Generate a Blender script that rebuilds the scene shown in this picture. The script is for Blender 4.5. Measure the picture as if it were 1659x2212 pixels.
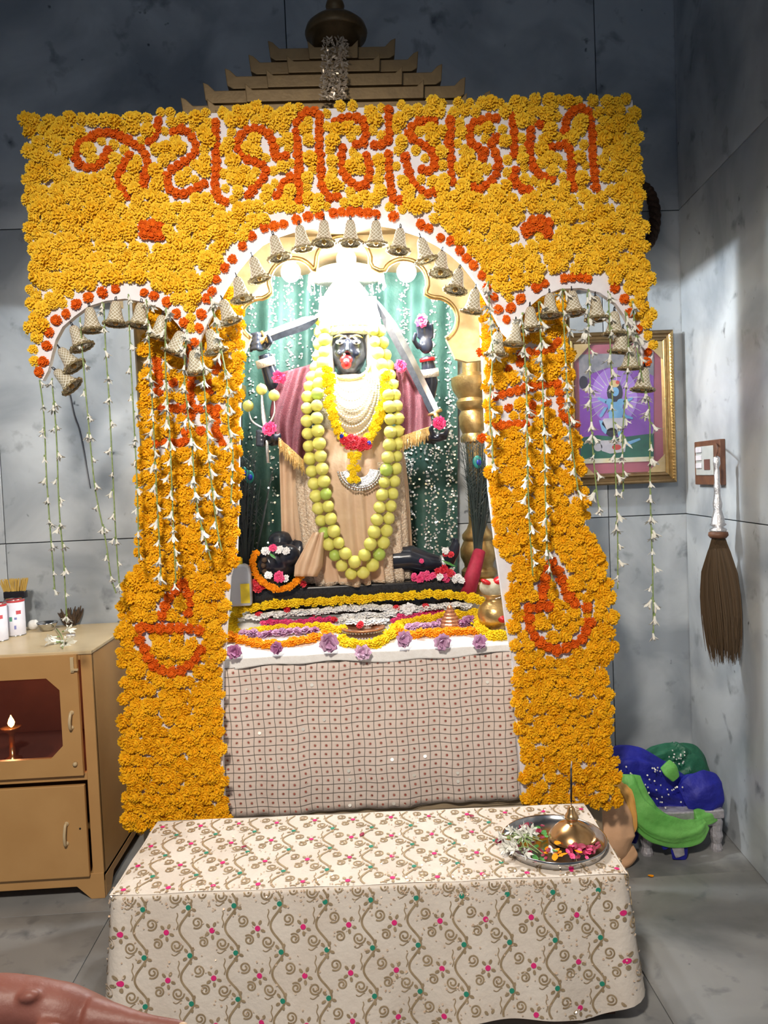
import bpy, bmesh, math, random
from mathutils import Vector, Matrix, Euler
random.seed(11)
R = random.random
def U(a, b): return a + (b - a) * R()
SC = bpy.context.scene
for _o in list(bpy.data.objects): bpy.data.objects.remove(_o)
COL = SC.collection
PI = math.pi

# ------------------------------------------------------------------ camera
F, CX, CY = 1670.0, 829.5, 1106.0
EYE = Vector((0, 0, 1.5))
_Y = Vector(((761 - CX) / F, (CY - 1036) / F, -1)).normalized()
_r = math.radians(2.4)
_X = Vector((math.cos(_r), math.sin(_r), 0)); _X = (_X - _Y * _X.dot(_Y)).normalized()
_Z = _X.cross(_Y)
W2C = Matrix((_X, _Y, _Z)).transposed()
C2W = W2C.transposed()
cam = bpy.data.cameras.new('camera'); co = bpy.data.objects.new('camera', cam); COL.objects.link(co)
cam.sensor_fit = 'VERTICAL'; cam.sensor_height = 36; cam.sensor_width = 27
cam.lens = 36 * F / 2212
cam.clip_start = 0.05
co.matrix_world = Matrix.Translation(EYE) @ C2W.to_4x4()
SC.camera = co
def ray(px, py): return C2W @ Vector(((px - CX) / F, (CY - py) / F, -1))
def P(px, py, Y): d = ray(px, py); return EYE + d * (Y / d.y)
def PZ(px, py, z): d = ray(px, py); return EYE + d * ((z - EYE.z) / d.z)
def PX(px, py, x): d = ray(px, py); return EYE + d * (x / d.x)

# ------------------------------------------------------------------ light
w = bpy.data.worlds.new('world'); SC.world = w; w.use_nodes = True
w.node_tree.nodes['Background'].inputs[0].default_value = (0.58, 0.74, 1.0, 1)
w.node_tree.nodes['Background'].inputs[1].default_value = 0.26
vs = SC.view_settings
vs.view_transform = 'Standard'; vs.look = 'None'; vs.exposure = 0.0; vs.gamma = 1; vs.use_curve_mapping = False
def area(name, loc, target, sx, sy, power, col):
    l = bpy.data.lights.new(name, 'AREA'); l.shape = 'RECTANGLE'; l.size = sx; l.size_y = sy; l.energy = power; l.color = col
    o = bpy.data.objects.new(name, l); COL.objects.link(o); o.location = loc
    o.rotation_euler = (Vector(target) - Vector(loc)).to_track_quat('-Z', 'Y').to_euler()
    return o
def spot(name, loc, target, power, col, deg, blend, r):
    l = bpy.data.lights.new(name, 'SPOT'); l.energy = power; l.color = col; l.spot_size = math.radians(deg); l.spot_blend = blend; l.shadow_soft_size = r
    o = bpy.data.objects.new(name, l); COL.objects.link(o); o.location = loc
    o.rotation_euler = (Vector(target) - Vector(loc)).to_track_quat('-Z', 'Y').to_euler(); return o
spot('hall_spotlight', (-0.40, -.1, 2.85), (-0.12, 2.6, 1.05), 390, (1.0, 0.90, 0.78), 80, .8, .14)
def point(name, loc, power, col, r=0.03):
    l = bpy.data.lights.new(name, 'POINT'); l.energy = power; l.color = col; l.shadow_soft_size = r
    o = bpy.data.objects.new(name, l); COL.objects.link(o); o.location = loc
    return o

# ------------------------------------------------------------------ helpers
ORG = {}
class MB:
    def __init__(s): s.v = []; s.f = []; s.m = []
    def add(s, vs_, fs, m=0):
        b = len(s.v); s.v += [Vector(q) for q in vs_]
        for q in fs: s.f.append(tuple(b + i for i in q)); s.m.append(m)
        return s
    def box(s, x0, x1, y0, y1, z0, z1, m=0):
        return s.add([(x0,y0,z0),(x1,y0,z0),(x1,y1,z0),(x0,y1,z0),(x0,y0,z1),(x1,y0,z1),(x1,y1,z1),(x0,y1,z1)],
                     [(0,3,2,1),(4,5,6,7),(0,1,5,4),(1,2,6,5),(2,3,7,6),(3,0,4,7)], m)
    def obox(s, c, h, rot=None, m=0):
        c = Vector(c); rot = rot or Matrix.Identity(3)
        vs_ = [c + rot @ Vector((sx*h[0], sy*h[1], sz*h[2])) for sz in (-1,1) for sx, sy in ((-1,-1),(1,-1),(1,1),(-1,1))]
        return s.add(vs_, [(0,3,2,1),(4,5,6,7),(0,1,5,4),(1,2,6,5),(2,3,7,6),(3,0,4,7)], m)
    def tube(s, pts, r, n=8, closed=False, m=0, flat=1.0, up=None):
        pts = [Vector(p) for p in pts]; k = len(pts)
        rs = r if isinstance(r, (list, tuple)) else [r] * k
        rings = []; pn = None
        for i in range(k):
            if closed: t = pts[(i+1) % k] - pts[i-1]
            else: t = pts[min(i+1, k-1)] - pts[max(i-1, 0)]
            if t.length < 1e-9: t = Vector((0,0,1))
            t.normalize()
            if pn is None:
                a = Vector(up) if up else (Vector((0,0,1)) if abs(t.z) < .9 else Vector((0,1,0)))
                pn = (a - t * a.dot(t)).normalized()
            else:
                pn = pn - t * pn.dot(t)
                pn = pn.normalized() if pn.length > 1e-6 else t.orthogonal().normalized()
            b = t.cross(pn)
            rings.append([pts[i] + (pn * math.cos(2*PI*j/n) * flat + b * math.sin(2*PI*j/n)) * rs[i] for j in range(n)])
        vs_ = [q for rr in rings for q in rr]; fs = []
        for i in range(k if closed else k-1):
            i2 = (i+1) % k
            for j in range(n): fs.append((i*n+j, i*n+(j+1)%n, i2*n+(j+1)%n, i2*n+j))
        if not closed:
            fs.append(tuple(range(n-1, -1, -1))); fs.append(tuple((k-1)*n + j for j in range(n)))
        return s.add(vs_, fs, m)
    def lathe(s, prof, c=(0,0,0), n=20, rot=None, m=0, sy=1.0, cap=True):
        c = Vector(c); rot = rot or Matrix.Identity(3); vs_ = []; fs = []
        for r, z in prof:
            for j in range(n):
                a = 2*PI*j/n; vs_.append(c + rot @ Vector((r*math.cos(a), r*math.sin(a)*sy, z)))
        for i in range(len(prof)-1):
            for j in range(n): fs.append((i*n+j, i*n+(j+1)%n, (i+1)*n+(j+1)%n, (i+1)*n+j))
        if cap:
            if prof[0][0] > 1e-5: fs.append(tuple(range(n-1,-1,-1)))
            if prof[-1][0] > 1e-5: fs.append(tuple((len(prof)-1)*n+j for j in range(n)))
        return s.add(vs_, fs, m)
    def ell(s, c, r, nu=14, nv=9, rot=None, m=0):
        if not isinstance(r, (list, tuple)): r = (r, r, r)
        rot = rot or Matrix.Identity(3); c = Vector(c)
        vs_ = [c + rot @ Vector((0,0,-r[2]))]; fs = []
        for i in range(1, nv):
            p = -PI/2 + PI*i/nv
            for j in range(nu):
                a = 2*PI*j/nu
                vs_.append(c + rot @ Vector((r[0]*math.cos(p)*math.cos(a), r[1]*math.cos(p)*math.sin(a), r[2]*math.sin(p))))
        vs_.append(c + rot @ Vector((0,0,r[2]))); e = len(vs_)-1
        for j in range(nu):
            fs.append((0, 1+(j+1)%nu, 1+j)); b = 1+(nv-2)*nu; fs.append((e, b+j, b+(j+1)%nu))
        for i in range(nv-2):
            for j in range(nu): a = 1+i*nu; fs.append((a+j, a+(j+1)%nu, a+nu+(j+1)%nu, a+nu+j))
        return s.add(vs_, fs, m)
    def prism(s, pts, d, m=0):
        pts = [Vector(p) for p in pts]; d = Vector(d); n = len(pts)
        fs = [tuple(range(n-1,-1,-1)), tuple(range(n, 2*n))]
        for i in range(n): j = (i+1) % n; fs.append((i, j, n+j, n+i))
        return s.add(pts + [p + d for p in pts], fs, m)
    def grid(s, fn, nu, nv, m=0, wrap=False):
        vs_ = [fn(i/nu, j/nv) for j in range(nv+1) for i in range(nu+1)]
        fs = [(j*(nu+1)+i, j*(nu+1)+i+1, (j+1)*(nu+1)+i+1, (j+1)*(nu+1)+i) for j in range(nv) for i in range(nu)]
        return s.add(vs_, fs, m)
    def build(s, name, mats, parent=None, smooth=False, bevel=0, solid=0, weld=False, loc=None, label=None):
        if not isinstance(mats, (list, tuple)): mats = [mats]
        me = bpy.data.meshes.new(name)
        if parent is not None: org = ORG[parent.name]
        elif loc is not None: org = Vector(loc)
        else:
            xs = [q.x for q in s.v]; ys = [q.y for q in s.v]; zs = [q.z for q in s.v]
            org = Vector(((min(xs)+max(xs))/2, (min(ys)+max(ys))/2, min(zs)))
        me.from_pydata([q - org for q in s.v], [], s.f)
        for mm in mats: me.materials.append(M[mm] if isinstance(mm, str) else mm)
        if len(mats) > 1: me.polygons.foreach_set('material_index', s.m)
        if weld or not smooth:
            pass
        bm = bmesh.new(); bm.from_mesh(me)
        if weld: bmesh.ops.remove_doubles(bm, verts=bm.verts, dist=1e-5)
        bmesh.ops.recalc_face_normals(bm, faces=bm.faces)
        bm.to_mesh(me); bm.free()
        if smooth: me.polygons.foreach_set('use_smooth', [True]*len(me.polygons))
        o = bpy.data.objects.new(name, me); COL.objects.link(o)
        if parent is not None: o.parent = parent
        else: o.location = org
        ORG[o.name] = org
        if bevel:
            b = o.modifiers.new('bevel', 'BEVEL'); b.width = bevel; b.segments = 2; b.limit_method = 'ANGLE'
        if solid:
            b = o.modifiers.new('solid', 'SOLIDIFY'); b.thickness = solid; b.offset = 0
        if label: o['label'] = label
        return o
def remesh(o, vox, smooth=4):
    r = o.modifiers.new('remesh', 'REMESH'); r.mode = 'VOXEL'; r.voxel_size = vox; r.use_smooth_shade = True
    s = o.modifiers.new('smooth', 'SMOOTH'); s.iterations = smooth; s.factor = 0.5
def tag(o, label, cat, group=None, kind=None):
    o['label'] = label; o['category'] = cat
    if group: o['group'] = group
    if kind: o['kind'] = kind
    return o
def thing(name, label, cat, loc, group=None):
    o = bpy.data.objects.new(name, None); COL.objects.link(o); o.location = loc; o.empty_display_size = .05
    ORG[o.name] = Vector(loc); return tag(o, label, cat, group)
def struct(o): o['kind'] = 'structure'; return o
def inst(name, me, parent, loc, rot=(0,0,0), sc=1.0, lookz=None):
    """shared-mesh part of a thing; loc in world"""
    o = bpy.data.objects.new(name, me); COL.objects.link(o)
    if parent is not None: o.parent = parent; o.location = Vector(loc) - ORG[parent.name]
    else: o.location = loc
    o.rotation_euler = rot
    o.scale = (sc, sc, sc) if not isinstance(sc, (tuple, list)) else sc
    ORG[o.name] = Vector(loc)
    return o
def meshdata(mb, name, mats, smooth=False):
    o = mb.build(name, mats, smooth=smooth, loc=(0,0,0)); me = o.data
    bpy.data.objects.remove(o); return me
def towards(d, spin=0.0):
    """euler that turns +Z to d"""
    q = Vector(d).to_track_quat('Z', 'Y'); e = (q.to_matrix() @ Matrix.Rotation(spin, 3, 'Z')).to_euler(); return e
def rotm(d, spin=0.0): return Vector(d).to_track_quat('Z', 'Y').to_matrix() @ Matrix.Rotation(spin, 3, 'Z')
def spline(pts, n):
    """Catmull-Rom through pts, n samples"""
    pts = [Vector(p) for p in pts]; k = len(pts); out = []
    for i in range(n):
        t = i / (n-1) * (k-1); a = min(int(t), k-2); u = t - a
        p0 = pts[max(a-1, 0)]; p1 = pts[a]; p2 = pts[a+1]; p3 = pts[min(a+2, k-1)]
        out.append(0.5*((2*p1) + (p2-p0)*u + (2*p0-5*p1+4*p2-p3)*u*u + (3*p1-p0-3*p2+p3)*u*u*u))
    return out
def resample(pts, step):
    pts = [Vector(p) for p in pts]; out = [pts[0]]; acc = 0
    for a, b in zip(pts[:-1], pts[1:]):
        L = (b-a).length
        if L < 1e-9: continue
        t = step - acc
        while t <= L: out.append(a + (b-a)*(t/L)); t += step
        acc = L - (t - step)
    return out
def inpoly(x, y, poly):
    c = False; j = len(poly)-1
    for i in range(len(poly)):
        xi, yi = poly[i][0], poly[i][1]; xj, yj = poly[j][0], poly[j][1]
        if (yi > y) != (yj > y) and x < (xj-xi)*(y-yi)/(yj-yi)+xi: c = not c
        j = i
    return c

# ------------------------------------------------------------------ materials
M = {}
def mat(name, c1, c2=None, scale=20, rough=.6, metal=0, bump=0, bscale=None, spec=.5, island=None, sub=0, detail=4, contrast=(.35,.65), stretch=None, coat=0):
    m = bpy.data.materials.new(name); m.use_nodes = True; nt = m.node_tree; b = nt.nodes['Principled BSDF']
    N = nt.nodes.new; L = nt.links.new
    b.inputs['Base Color'].default_value = (*c1, 1); b.inputs['Roughness'].default_value = rough
    b.inputs['Metallic'].default_value = metal; b.inputs['Specular IOR Level'].default_value = spec
    if coat: b.inputs['Coat Weight'].default_value = coat
    if sub: b.inputs['Subsurface Weight'].default_value = sub; b.inputs['Subsurface Radius'].default_value = (.02,.01,.005); b.inputs['Subsurface Scale'].default_value = .5
    tc = N('ShaderNodeTexCoord'); vec = tc.outputs['Object']
    if stretch:
        mp = N('ShaderNodeMapping'); mp.inputs['Scale'].default_value = stretch; L(vec, mp.inputs[0]); vec = mp.outputs[0]
    if c2 is not None:
        mx = N('ShaderNodeMix'); mx.data_type = 'RGBA'
        mx.inputs[6].default_value = (*c1, 1); mx.inputs[7].default_value = (*c2, 1)
        if island:
            g = N('ShaderNodeNewGeometry'); oi = N('ShaderNodeObjectInfo')
            ad = N('ShaderNodeMath'); ad.operation = 'MULTIPLY_ADD'; ad.inputs[1].default_value = .5
            m2 = N('ShaderNodeMath'); m2.operation = 'MULTIPLY'; m2.inputs[1].default_value = .5
            L(oi.outputs['Random'], m2.inputs[0])
            L(g.outputs['Random Per Island'], ad.inputs[0]); L(m2.outputs[0], ad.inputs[2]); L(ad.outputs[0], mx.inputs[0])
        else:
            n = N('ShaderNodeTexNoise'); n.inputs['Scale'].default_value = scale; n.inputs['Detail'].default_value = detail
            mr = N('ShaderNodeMapRange'); mr.inputs[1].default_value = contrast[0]; mr.inputs[2].default_value = contrast[1]
            L(vec, n.inputs['Vector']); L(n.outputs['Fac'], mr.inputs[0]); L(mr.outputs[0], mx.inputs[0])
        L(mx.outputs[2], b.inputs['Base Color'])
    if bump:
        n = N('ShaderNodeTexNoise'); n.inputs['Scale'].default_value = bscale or scale*3; n.inputs['Detail'].default_value = 3
        bp = N('ShaderNodeBump'); bp.inputs['Strength'].default_value = bump; bp.inputs['Distance'].default_value = .01
        L(vec, n.inputs['Vector']); L(n.outputs['Fac'], bp.inputs['Height']); L(bp.outputs[0], b.inputs['Normal'])
    M[name] = m; return m
def emit(name, c, s):
    m = bpy.data.materials.new(name); m.use_nodes = True; b = m.node_tree.nodes['Principled BSDF']
    b.inputs['Base Color'].default_value = (*c, 1)
    b.inputs['Emission Color'].default_value = (*c, 1); b.inputs['Emission Strength'].default_value = s; M[name] = m; return m
def marble(name, c1, c2, c3, scale, rough=.35):
    m = bpy.data.materials.new(name); m.use_nodes = True; nt = m.node_tree; b = nt.nodes['Principled BSDF']
    N = nt.nodes.new; L = nt.links.new
    g = N('ShaderNodeNewGeometry'); oi = N('ShaderNodeObjectInfo')
    off = N('ShaderNodeVectorMath'); off.operation = 'ADD'
    cb = N('ShaderNodeCombineXYZ'); ml = N('ShaderNodeMath'); ml.operation = 'MULTIPLY'; ml.inputs[1].default_value = 7.0
    L(oi.outputs['Random'], ml.inputs[0]); L(ml.outputs[0], cb.inputs[0]); L(ml.outputs[0], cb.inputs[2])
    L(g.outputs['Position'], off.inputs[0]); L(cb.outputs[0], off.inputs[1])
    def noise(s, d, lo, hi, dist=0):
        n = N('ShaderNodeTexNoise'); n.inputs['Scale'].default_value = s; n.inputs['Detail'].default_value = d; n.inputs['Distortion'].default_value = dist
        mr = N('ShaderNodeMapRange'); mr.inputs[1].default_value = lo; mr.inputs[2].default_value = hi
        L(off.outputs[0], n.inputs['Vector']); L(n.outputs['Fac'], mr.inputs[0]); return mr.outputs[0]
    def mix(a, bcol, fac):
        mx = N('ShaderNodeMix'); mx.data_type = 'RGBA'
        if isinstance(a, tuple): mx.inputs[6].default_value = (*a, 1)
        else: L(a, mx.inputs[6])
        mx.inputs[7].default_value = (*bcol, 1); L(fac, mx.inputs[0]); return mx.outputs[2]
    k = mix(c1, c2, noise(scale, 7, .40, .64, .6))
    k = mix(k, c3, noise(scale*4.5, 4, .60, .80, .3))
    k = mix(k, tuple(x*.45 for x in c3), noise(scale*9, 2, .73, .80))
    L(k, b.inputs['Base Color']); b.inputs['Roughness'].default_value = rough
    M[name] = m
marble('wall_marble', (.58,.62,.655), (.31,.345,.385), (.15,.17,.195), 2.2)
marble('floor_marble', (.32,.32,.315), (.16,.165,.165), (.12,.13,.14), 2.6, .38)
mat('joint', (.07,.08,.09), rough=.9)
mat('ceiling_paint', (.45,.47,.5), rough=.9)
mat('foam_board', (.82,.81,.84), (.76,.75,.79), 30, .8)
mat('marigold_yellow', (.86,.47,.012), (.96,.66,.05), rough=.75, island=True, spec=.2)
mat('marigold_deep', (.85,.40,.004), (.92,.52,.015), rough=.75, island=True, spec=.2)
mat('marigold_lemon', (.86,.58,.006), (.93,.70,.03), rough=.75, island=True, spec=.2)
mat('marigold_orange', (.66,.085,.004), (.80,.16,.006), rough=.75, island=True, spec=.2)
mat('marigold_amber', (.88,.27,.004), (.92,.36,.01), rough=.75, island=True, spec=.2)
mat('gold', (.62,.42,.17), (.50,.32,.12), 40, .32, .85, .1)
mat('gold_paint', (.34,.235,.115), (.29,.20,.10), 25, .48, .35, .08)
mat('gold_pale', (.72,.55,.28), (.62,.45,.2), 30, .4, .4)
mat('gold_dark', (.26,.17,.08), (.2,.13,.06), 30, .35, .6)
mat('brass', (.78,.48,.22), (.62,.34,.14), 18, .22, .95)
mat('copper', (.72,.36,.20), (.55,.24,.13), 60, .35, .7)
mat('steel', (.62,.63,.65), (.5,.51,.53), 60, .18, 1)
mat('silver', (.8,.8,.82), (.6,.6,.64), 120, .3, .9, .3, 300)
mat('bell_mesh', (.62,.55,.38), (.42,.36,.22), 260, .35, .7, .6, 320)
mat('bell_rim', (.55,.46,.28), (.3,.24,.13), 180, .3, .7, .6, 260)
mat('sequin', (.9,.88,.80), rough=.22, metal=.35)
mat('sequin_copper', (.82,.58,.40), (.92,.84,.68), rough=.22, metal=.35, island=True)
mat('sequin_white', (.92,.94,.93), (.75,.82,.78), rough=.25, metal=.6, island=True)
mat('black_stone', (.010,.012,.022), (.018,.022,.034), 12, .28, 0, .05, coat=.15)
mat('black_granite', (.018,.017,.017), (.035,.033,.032), 200, .18)
mat('peach_silk', (.66,.47,.31), (.60,.40,.26), 14, .42, 0, .12, 60)
mat('peach_lace', (.82,.70,.55), (.62,.45,.30), 130, .4, .15, .8, 160)
mat('maroon_net', (.060,.003,.010), (.125,.016,.028), 260, .7, 0, .4, 300)
mat('fringe_gold', (.80,.58,.26), (.62,.38,.12), 150, .45, .3, .5, 200)
mat('white_jewel', (.93,.91,.84), (.80,.72,.55), 170, .3, .35, .6, 220)
mat('white_cloth', (.90,.89,.86), (.84,.82,.78), 60, .75, 0, .15)
mat('pearl', (.9,.84,.70), rough=.25, metal=.2)
mat('red_paint', (.48,.006,.010), rough=.35)
mat('eye_white', (.85,.86,.88), rough=.2)
mat('lime', (.56,.55,.10), (.70,.66,.17), rough=.42, island=True, bump=.15, bscale=300, spec=.4)
mat('lime_green', (.33,.48,.08), (.42,.52,.1), 20, .42)
mat('pink_petal', (.74,.025,.16), (.85,.12,.30), rough=.6, island=True)
mat('rose_red', (.55,.01,.03), (.75,.04,.06), rough=.55, island=True)
mat('rose_dark', (.20,.006,.03), (.36,.02,.07), rough=.55, island=True)
mat('lilac_petal', (.50,.23,.42), (.74,.52,.68), rough=.6, island=True)
mat('lilac_deep', (.36,.10,.26), (.5,.22,.4), rough=.6, island=True)
mat('tuberose', (.84,.83,.78), (.74,.74,.66), rough=.65, island=True)
mat('stem_green', (.16,.25,.07), (.30,.38,.16), 60, .6)
mat('leaf_green', (.05,.24,.05), (.12,.36,.10), 20, .4)
mat('white_petal', (.90,.90,.90), (.80,.80,.82), rough=.6, island=True)
mat('curtain_green', (.022,.075,.060), (.045,.115,.095), 10, .6, 0, .2, 90)
mat('feather', (.008,.012,.014), (.02,.035,.03), rough=.45, island=True)
mat('feather_teal', (.01,.16,.14), (.02,.25,.20), 40, .4)
mat('feather_blue', (.01,.03,.35), rough=.35)
mat('red_velvet', (.27,.005,.025), (.35,.01,.04), 60, .7)
mat('plastic_grey', (.42,.46,.52), (.46,.50,.56), 10, .35)
mat('plastic_yellow', (.82,.65,.03), rough=.4)
mat('altar_stone', (.40,.31,.20), (.34,.26,.17), 8, .4)
mat('cabinet_tan', (.54,.305,.115), (.50,.275,.10), 6, .38, 0, .05)
mat('cabinet_top', (.64,.50,.30), (.58,.44,.25), 8, .35)
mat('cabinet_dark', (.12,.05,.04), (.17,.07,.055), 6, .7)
mat('tin_white', (.78,.77,.84), (.70,.69,.76), 30, .4)
mat('tin_print', (.62,.10,.12), rough=.5)
mat('tin_green', (.10,.34,.22), rough=.5)
mat('tin_blue', (.2,.22,.5), rough=.5)
mat('tin_red', (.55,.05,.06), rough=.4)
mat('bristle', (.50,.32,.06), (.66,.46,.12), rough=.6, island=True)
mat('black_plastic', (.012,.012,.016), rough=.4)
mat('straw_dark', (.10,.06,.03), (.05,.03,.02), 50, .8)
mat('dried', (.45,.42,.32), (.34,.30,.2), 60, .8)
mat('skin', (.20,.065,.047), (.25,.09,.065), 9, .5, 0, .1, 90, sub=.12)
mat('sleeve_white', (.75,.8,.85), (.68,.73,.8), 20, .8)
mat('brocade', (.74,.665,.58), (.67,.585,.50), 8, .55, 0, .2, 70)
mat('thread_gold', (.36,.26,.15), (.48,.36,.22), 60, .5, .35)
mat('dot_pink', (.74,.02,.19), rough=.5)
mat('dot_green', (.015,.25,.16), rough=.5)
mat('check_cloth', (.80,.675,.60), (.75,.625,.55), 10, .7, 0, .2, 60)
mat('check_line', (.15,.13,.11), rough=.8)
mat('check_dot', (.40,.10,.07), (.30,.06,.05), rough=.5, island=True)
mat('check_ring', (.62,.50,.40), rough=.5)
mat('blue_cloth', (.006,.008,.22), (.010,.014,.30), 12, .6, 0, .3, 60)
mat('lime_cloth', (.12,.42,.075), (.18,.50,.11), 10, .55, 0, .3, 50)
mat('darkgreen_cloth', (.008,.09,.045), (.015,.13,.07), 14, .5, 0, .3, 50)
mat('peach_cloth', (.74,.44,.26), (.70,.40,.22), 10, .6, 0, .2, 40)
mat('amber_cloth', (.75,.40,.10), (.7,.34,.07), 30, .6)
mat('maroon_cloth', (.20,.01,.03), (.25,.015,.04), 30, .6)
mat('stool_foil', (.60,.58,.62), (.45,.43,.46), 40, .3, .45, .4, 60)
mat('wood_brown', (.17,.075,.04), (.12,.05,.03), 30, .5)
mat('switch_grey', (.50,.53,.53), (.45,.48,.48), 30, .4)
mat('whisk_hair', (.060,.036,.016), (.12,.072,.035), rough=.6, island=True)
mat('rope_brown', (.030,.014,.008), (.06,.03,.016), 60, .8, 0, .5, 200)
mat('picture_purple', (.18,.05,.36), (.23,.07,.42), 6, .25)
mat('picture_lilac', (.38,.22,.66), (.30,.15,.55), 10, .25)
mat('picture_mat', (.36,.10,.15), (.40,.12,.17), 12, .4)
mat('picture_grey', (.30,.30,.33), (.16,.16,.2), 25, .3)
mat('picture_green', (.01,.09,.07), (.02,.15,.10), 20, .3)
mat('picture_blue', (.12,.32,.58), (.20,.42,.66), 25, .3)
mat('picture_pale', (.55,.55,.60), (.42,.42,.5), 20, .3)
mat('picture_dark', (.02,.02,.04), rough=.3)
mat('picture_cream', (.66,.60,.36), (.7,.7,.6), 20, .3)
mat('picture_red', (.5,.06,.05), rough=.3)
mat('cable', (.03,.03,.04), rough=.6)
mat('ash', (.45,.4,.38), rough=.9)
mat('tinsel', (.40,.31,.22), (.58,.50,.40), rough=.25, metal=.3, island=True)
emit('lamp_white', (.93,.97,1.0), 60)
emit('flame', (1.0,.45,.10), 30)
def glass(name, tint, alpha, rough=.05):
    m = bpy.data.materials.new(name); m.use_nodes = True; nt = m.node_tree; b = nt.nodes['Principled BSDF']; out = nt.nodes['Material Output']
    b.inputs['Base Color'].default_value = (*tint, 1); b.inputs['Roughness'].default_value = rough
    t = nt.nodes.new('ShaderNodeBsdfTransparent'); mx = nt.nodes.new('ShaderNodeMixShader'); mx.inputs[0].default_value = alpha
    nt.links.new(t.outputs[0], mx.inputs[1]); nt.links.new(b.outputs[0], mx.inputs[2]); nt.links.new(mx.outputs[0], out.inputs['Surface'])
    M[name] = m
glass('smoked_glass', (.10,.035,.03), .18)
glass('picture_glass', (.5,.5,.55), .04)
# ------------------------------------------------------------------ the room
BACK = 3.40
RA = Vector((1.485, 3.40, 0)); RD = (Vector((1.42, 2.70, 0)) - RA).normalized(); RN = Vector((-RD.y, RD.x, 0))
if RN.x > 0: RN = -RN
def WR(s, z, off=0.0): return RA + RD * s + RN * off + Vector((0, 0, z))
def RWHIT(px, py, off=0.0):
    d = ray(px, py); o = RA + RN * off - EYE
    return EYE + d * (o.dot(RN) / d.dot(RN))
ZJ = [0, 1.285, 2.624, 3.96, 4.25]
fl = struct(MB().box(-2.62, 1.56, -1.6, 3.46, -.06, -.004).build('floor', 'joint', loc=(0,0,-.06)))
xs = [-2.6, -1.78, -.92, -.06, .80, 1.5]; ys = [-1.58, -.7, .16, 1.02, 1.88, 2.735, 3.41]
for i in range(5):
    for j in range(6):
        x1 = xs[i+1]
        MB().box(xs[i]+.0012, x1-.0012, ys[j]+.0012, ys[j+1]-.0012, -.02, 0).build('marble_slab', 'floor_marble', fl, bevel=.001)
wb = struct(MB().box(-2.62, 1.56, BACK+.012, BACK+.10, -.02, 4.25).build('wall_back', 'joint', loc=(0,BACK+.012,0)))
xb = [-2.6, -1.51, -.20, 1.135, 1.50]
for j in range(4):
    for i in range(4):
        MB().box(xb[i]+.002, xb[i+1]-.002, BACK, BACK+.03, ZJ[j]+.002, ZJ[j+1]-.002).build('marble_slab', 'wall_marble', wb, bevel=.0015)
def wrbox(s0, s1, o0, o1, z0, z1):
    return MB().add([WR(s, z, o) for z in (z0, z1) for s, o in ((s0,o0),(s1,o0),(s1,o1),(s0,o1))],
                    [(0,3,2,1),(4,5,6,7),(0,1,5,4),(1,2,6,5),(2,3,7,6),(3,0,4,7)])
wr = struct(wrbox(-.02, 5.0, -.10, -.012, -.02, 4.25).build('wall_right', 'joint', loc=WR(0,0,0)))
sr = [.002, 1.95, 3.4, 4.98]
for j in range(4):
    for i in range(3):
        wrbox(sr[i]+.002, sr[i+1]-.002, -.03, 0, ZJ[j]+.002, ZJ[j+1]-.002).build('marble_slab', 'wall_marble', wr, bevel=.0015)
struct(MB().box(-2.70, -2.6, -1.6, 3.46, -.02, 4.25).build('wall_left', 'wall_marble', loc=(-2.65,0,0)))
struct(MB().box(-2.7, 1.7, -1.6, 3.5, 4.25, 4.35).build('ceiling', 'ceiling_paint', loc=(0,0,4.25)))
# dark crack and thin cable on the back wall at the left
cb = [P(x, y, BACK-.002) for x, y in ((143,830),(152,850),(162,895),(174,930),(183,975),(190,1020),(196,1055))]
tag(MB().tube(spline(cb, 30), .0018, 6).build('wall_cable', 'cable', smooth=True), 'thin dark cable running down the wall behind the left hanging strings', 'cable')

# ------------------------------------------------------------------ flowers (shared meshes)
def flower(rings, seed, core=.55, dome=.55):
    rr = random.Random(seed); b = MB()
    b.lathe([(core,-.25),(core*.95,.1),(core*.6,dome*.8),(.02,dome)], n=7)
    for n, r0, r1, z0, z1, wd in rings:
        ph = rr.random()*6
        for k in range(n):
            a = ph + 2*PI*(k + rr.uniform(-.25,.25))/n; ca, sa = math.cos(a), math.sin(a)
            q1 = r1*rr.uniform(.85,1.12); zz = z1 + rr.uniform(-.10,.10); wdd = wd*rr.uniform(.85,1.15)
            def pt(r, t, z): return (r*ca - t*sa, r*sa + t*ca, z)
            rm = r0*.35 + q1*.65; zm = z0*.3 + zz*.7 + .08
            b.add([pt(r0,-wdd*.4,z0), pt(r0,wdd*.4,z0), pt(rm,wdd,zm), pt(rm,-wdd,zm), pt(q1,-wdd*.75,zz-.03), pt(q1*.90,0,zz+.03), pt(q1,wdd*.75,zz-.06)],
                  [(0,1,2,3), (3,2,6,5,4)])
    return b
MG = [(10,.35,1.0,-.15,.05,.24),(9,.28,.88,.08,.38,.21),(7,.18,.62,.28,.66,.19),(4,.06,.32,.45,.84,.15)]
BALL = [(9,.35,.98,.0,.15,.26),(8,.30,.82,.18,.45,.24),(6,.15,.50,.40,.68,.22)]
def flowerset(matname, rings=MG, n=4, core=.55):
    return [meshdata(flower(rings, 10*k+len(matname), core), 'marigold', [matname]) for k in range(n)]
FY = flowerset('marigold_yellow'); FD = flowerset('marigold_deep'); FL = flowerset('marigold_lemon')
FO = flowerset('marigold_orange', BALL); FA = flowerset('marigold_amber', BALL)
def face_rot(tilt=.35, base=(0,-1,0)):
    return towards(Vector((base[0]+U(-tilt,tilt), base[1], base[2]+U(-tilt,tilt))), U(0, 6.28))
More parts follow.
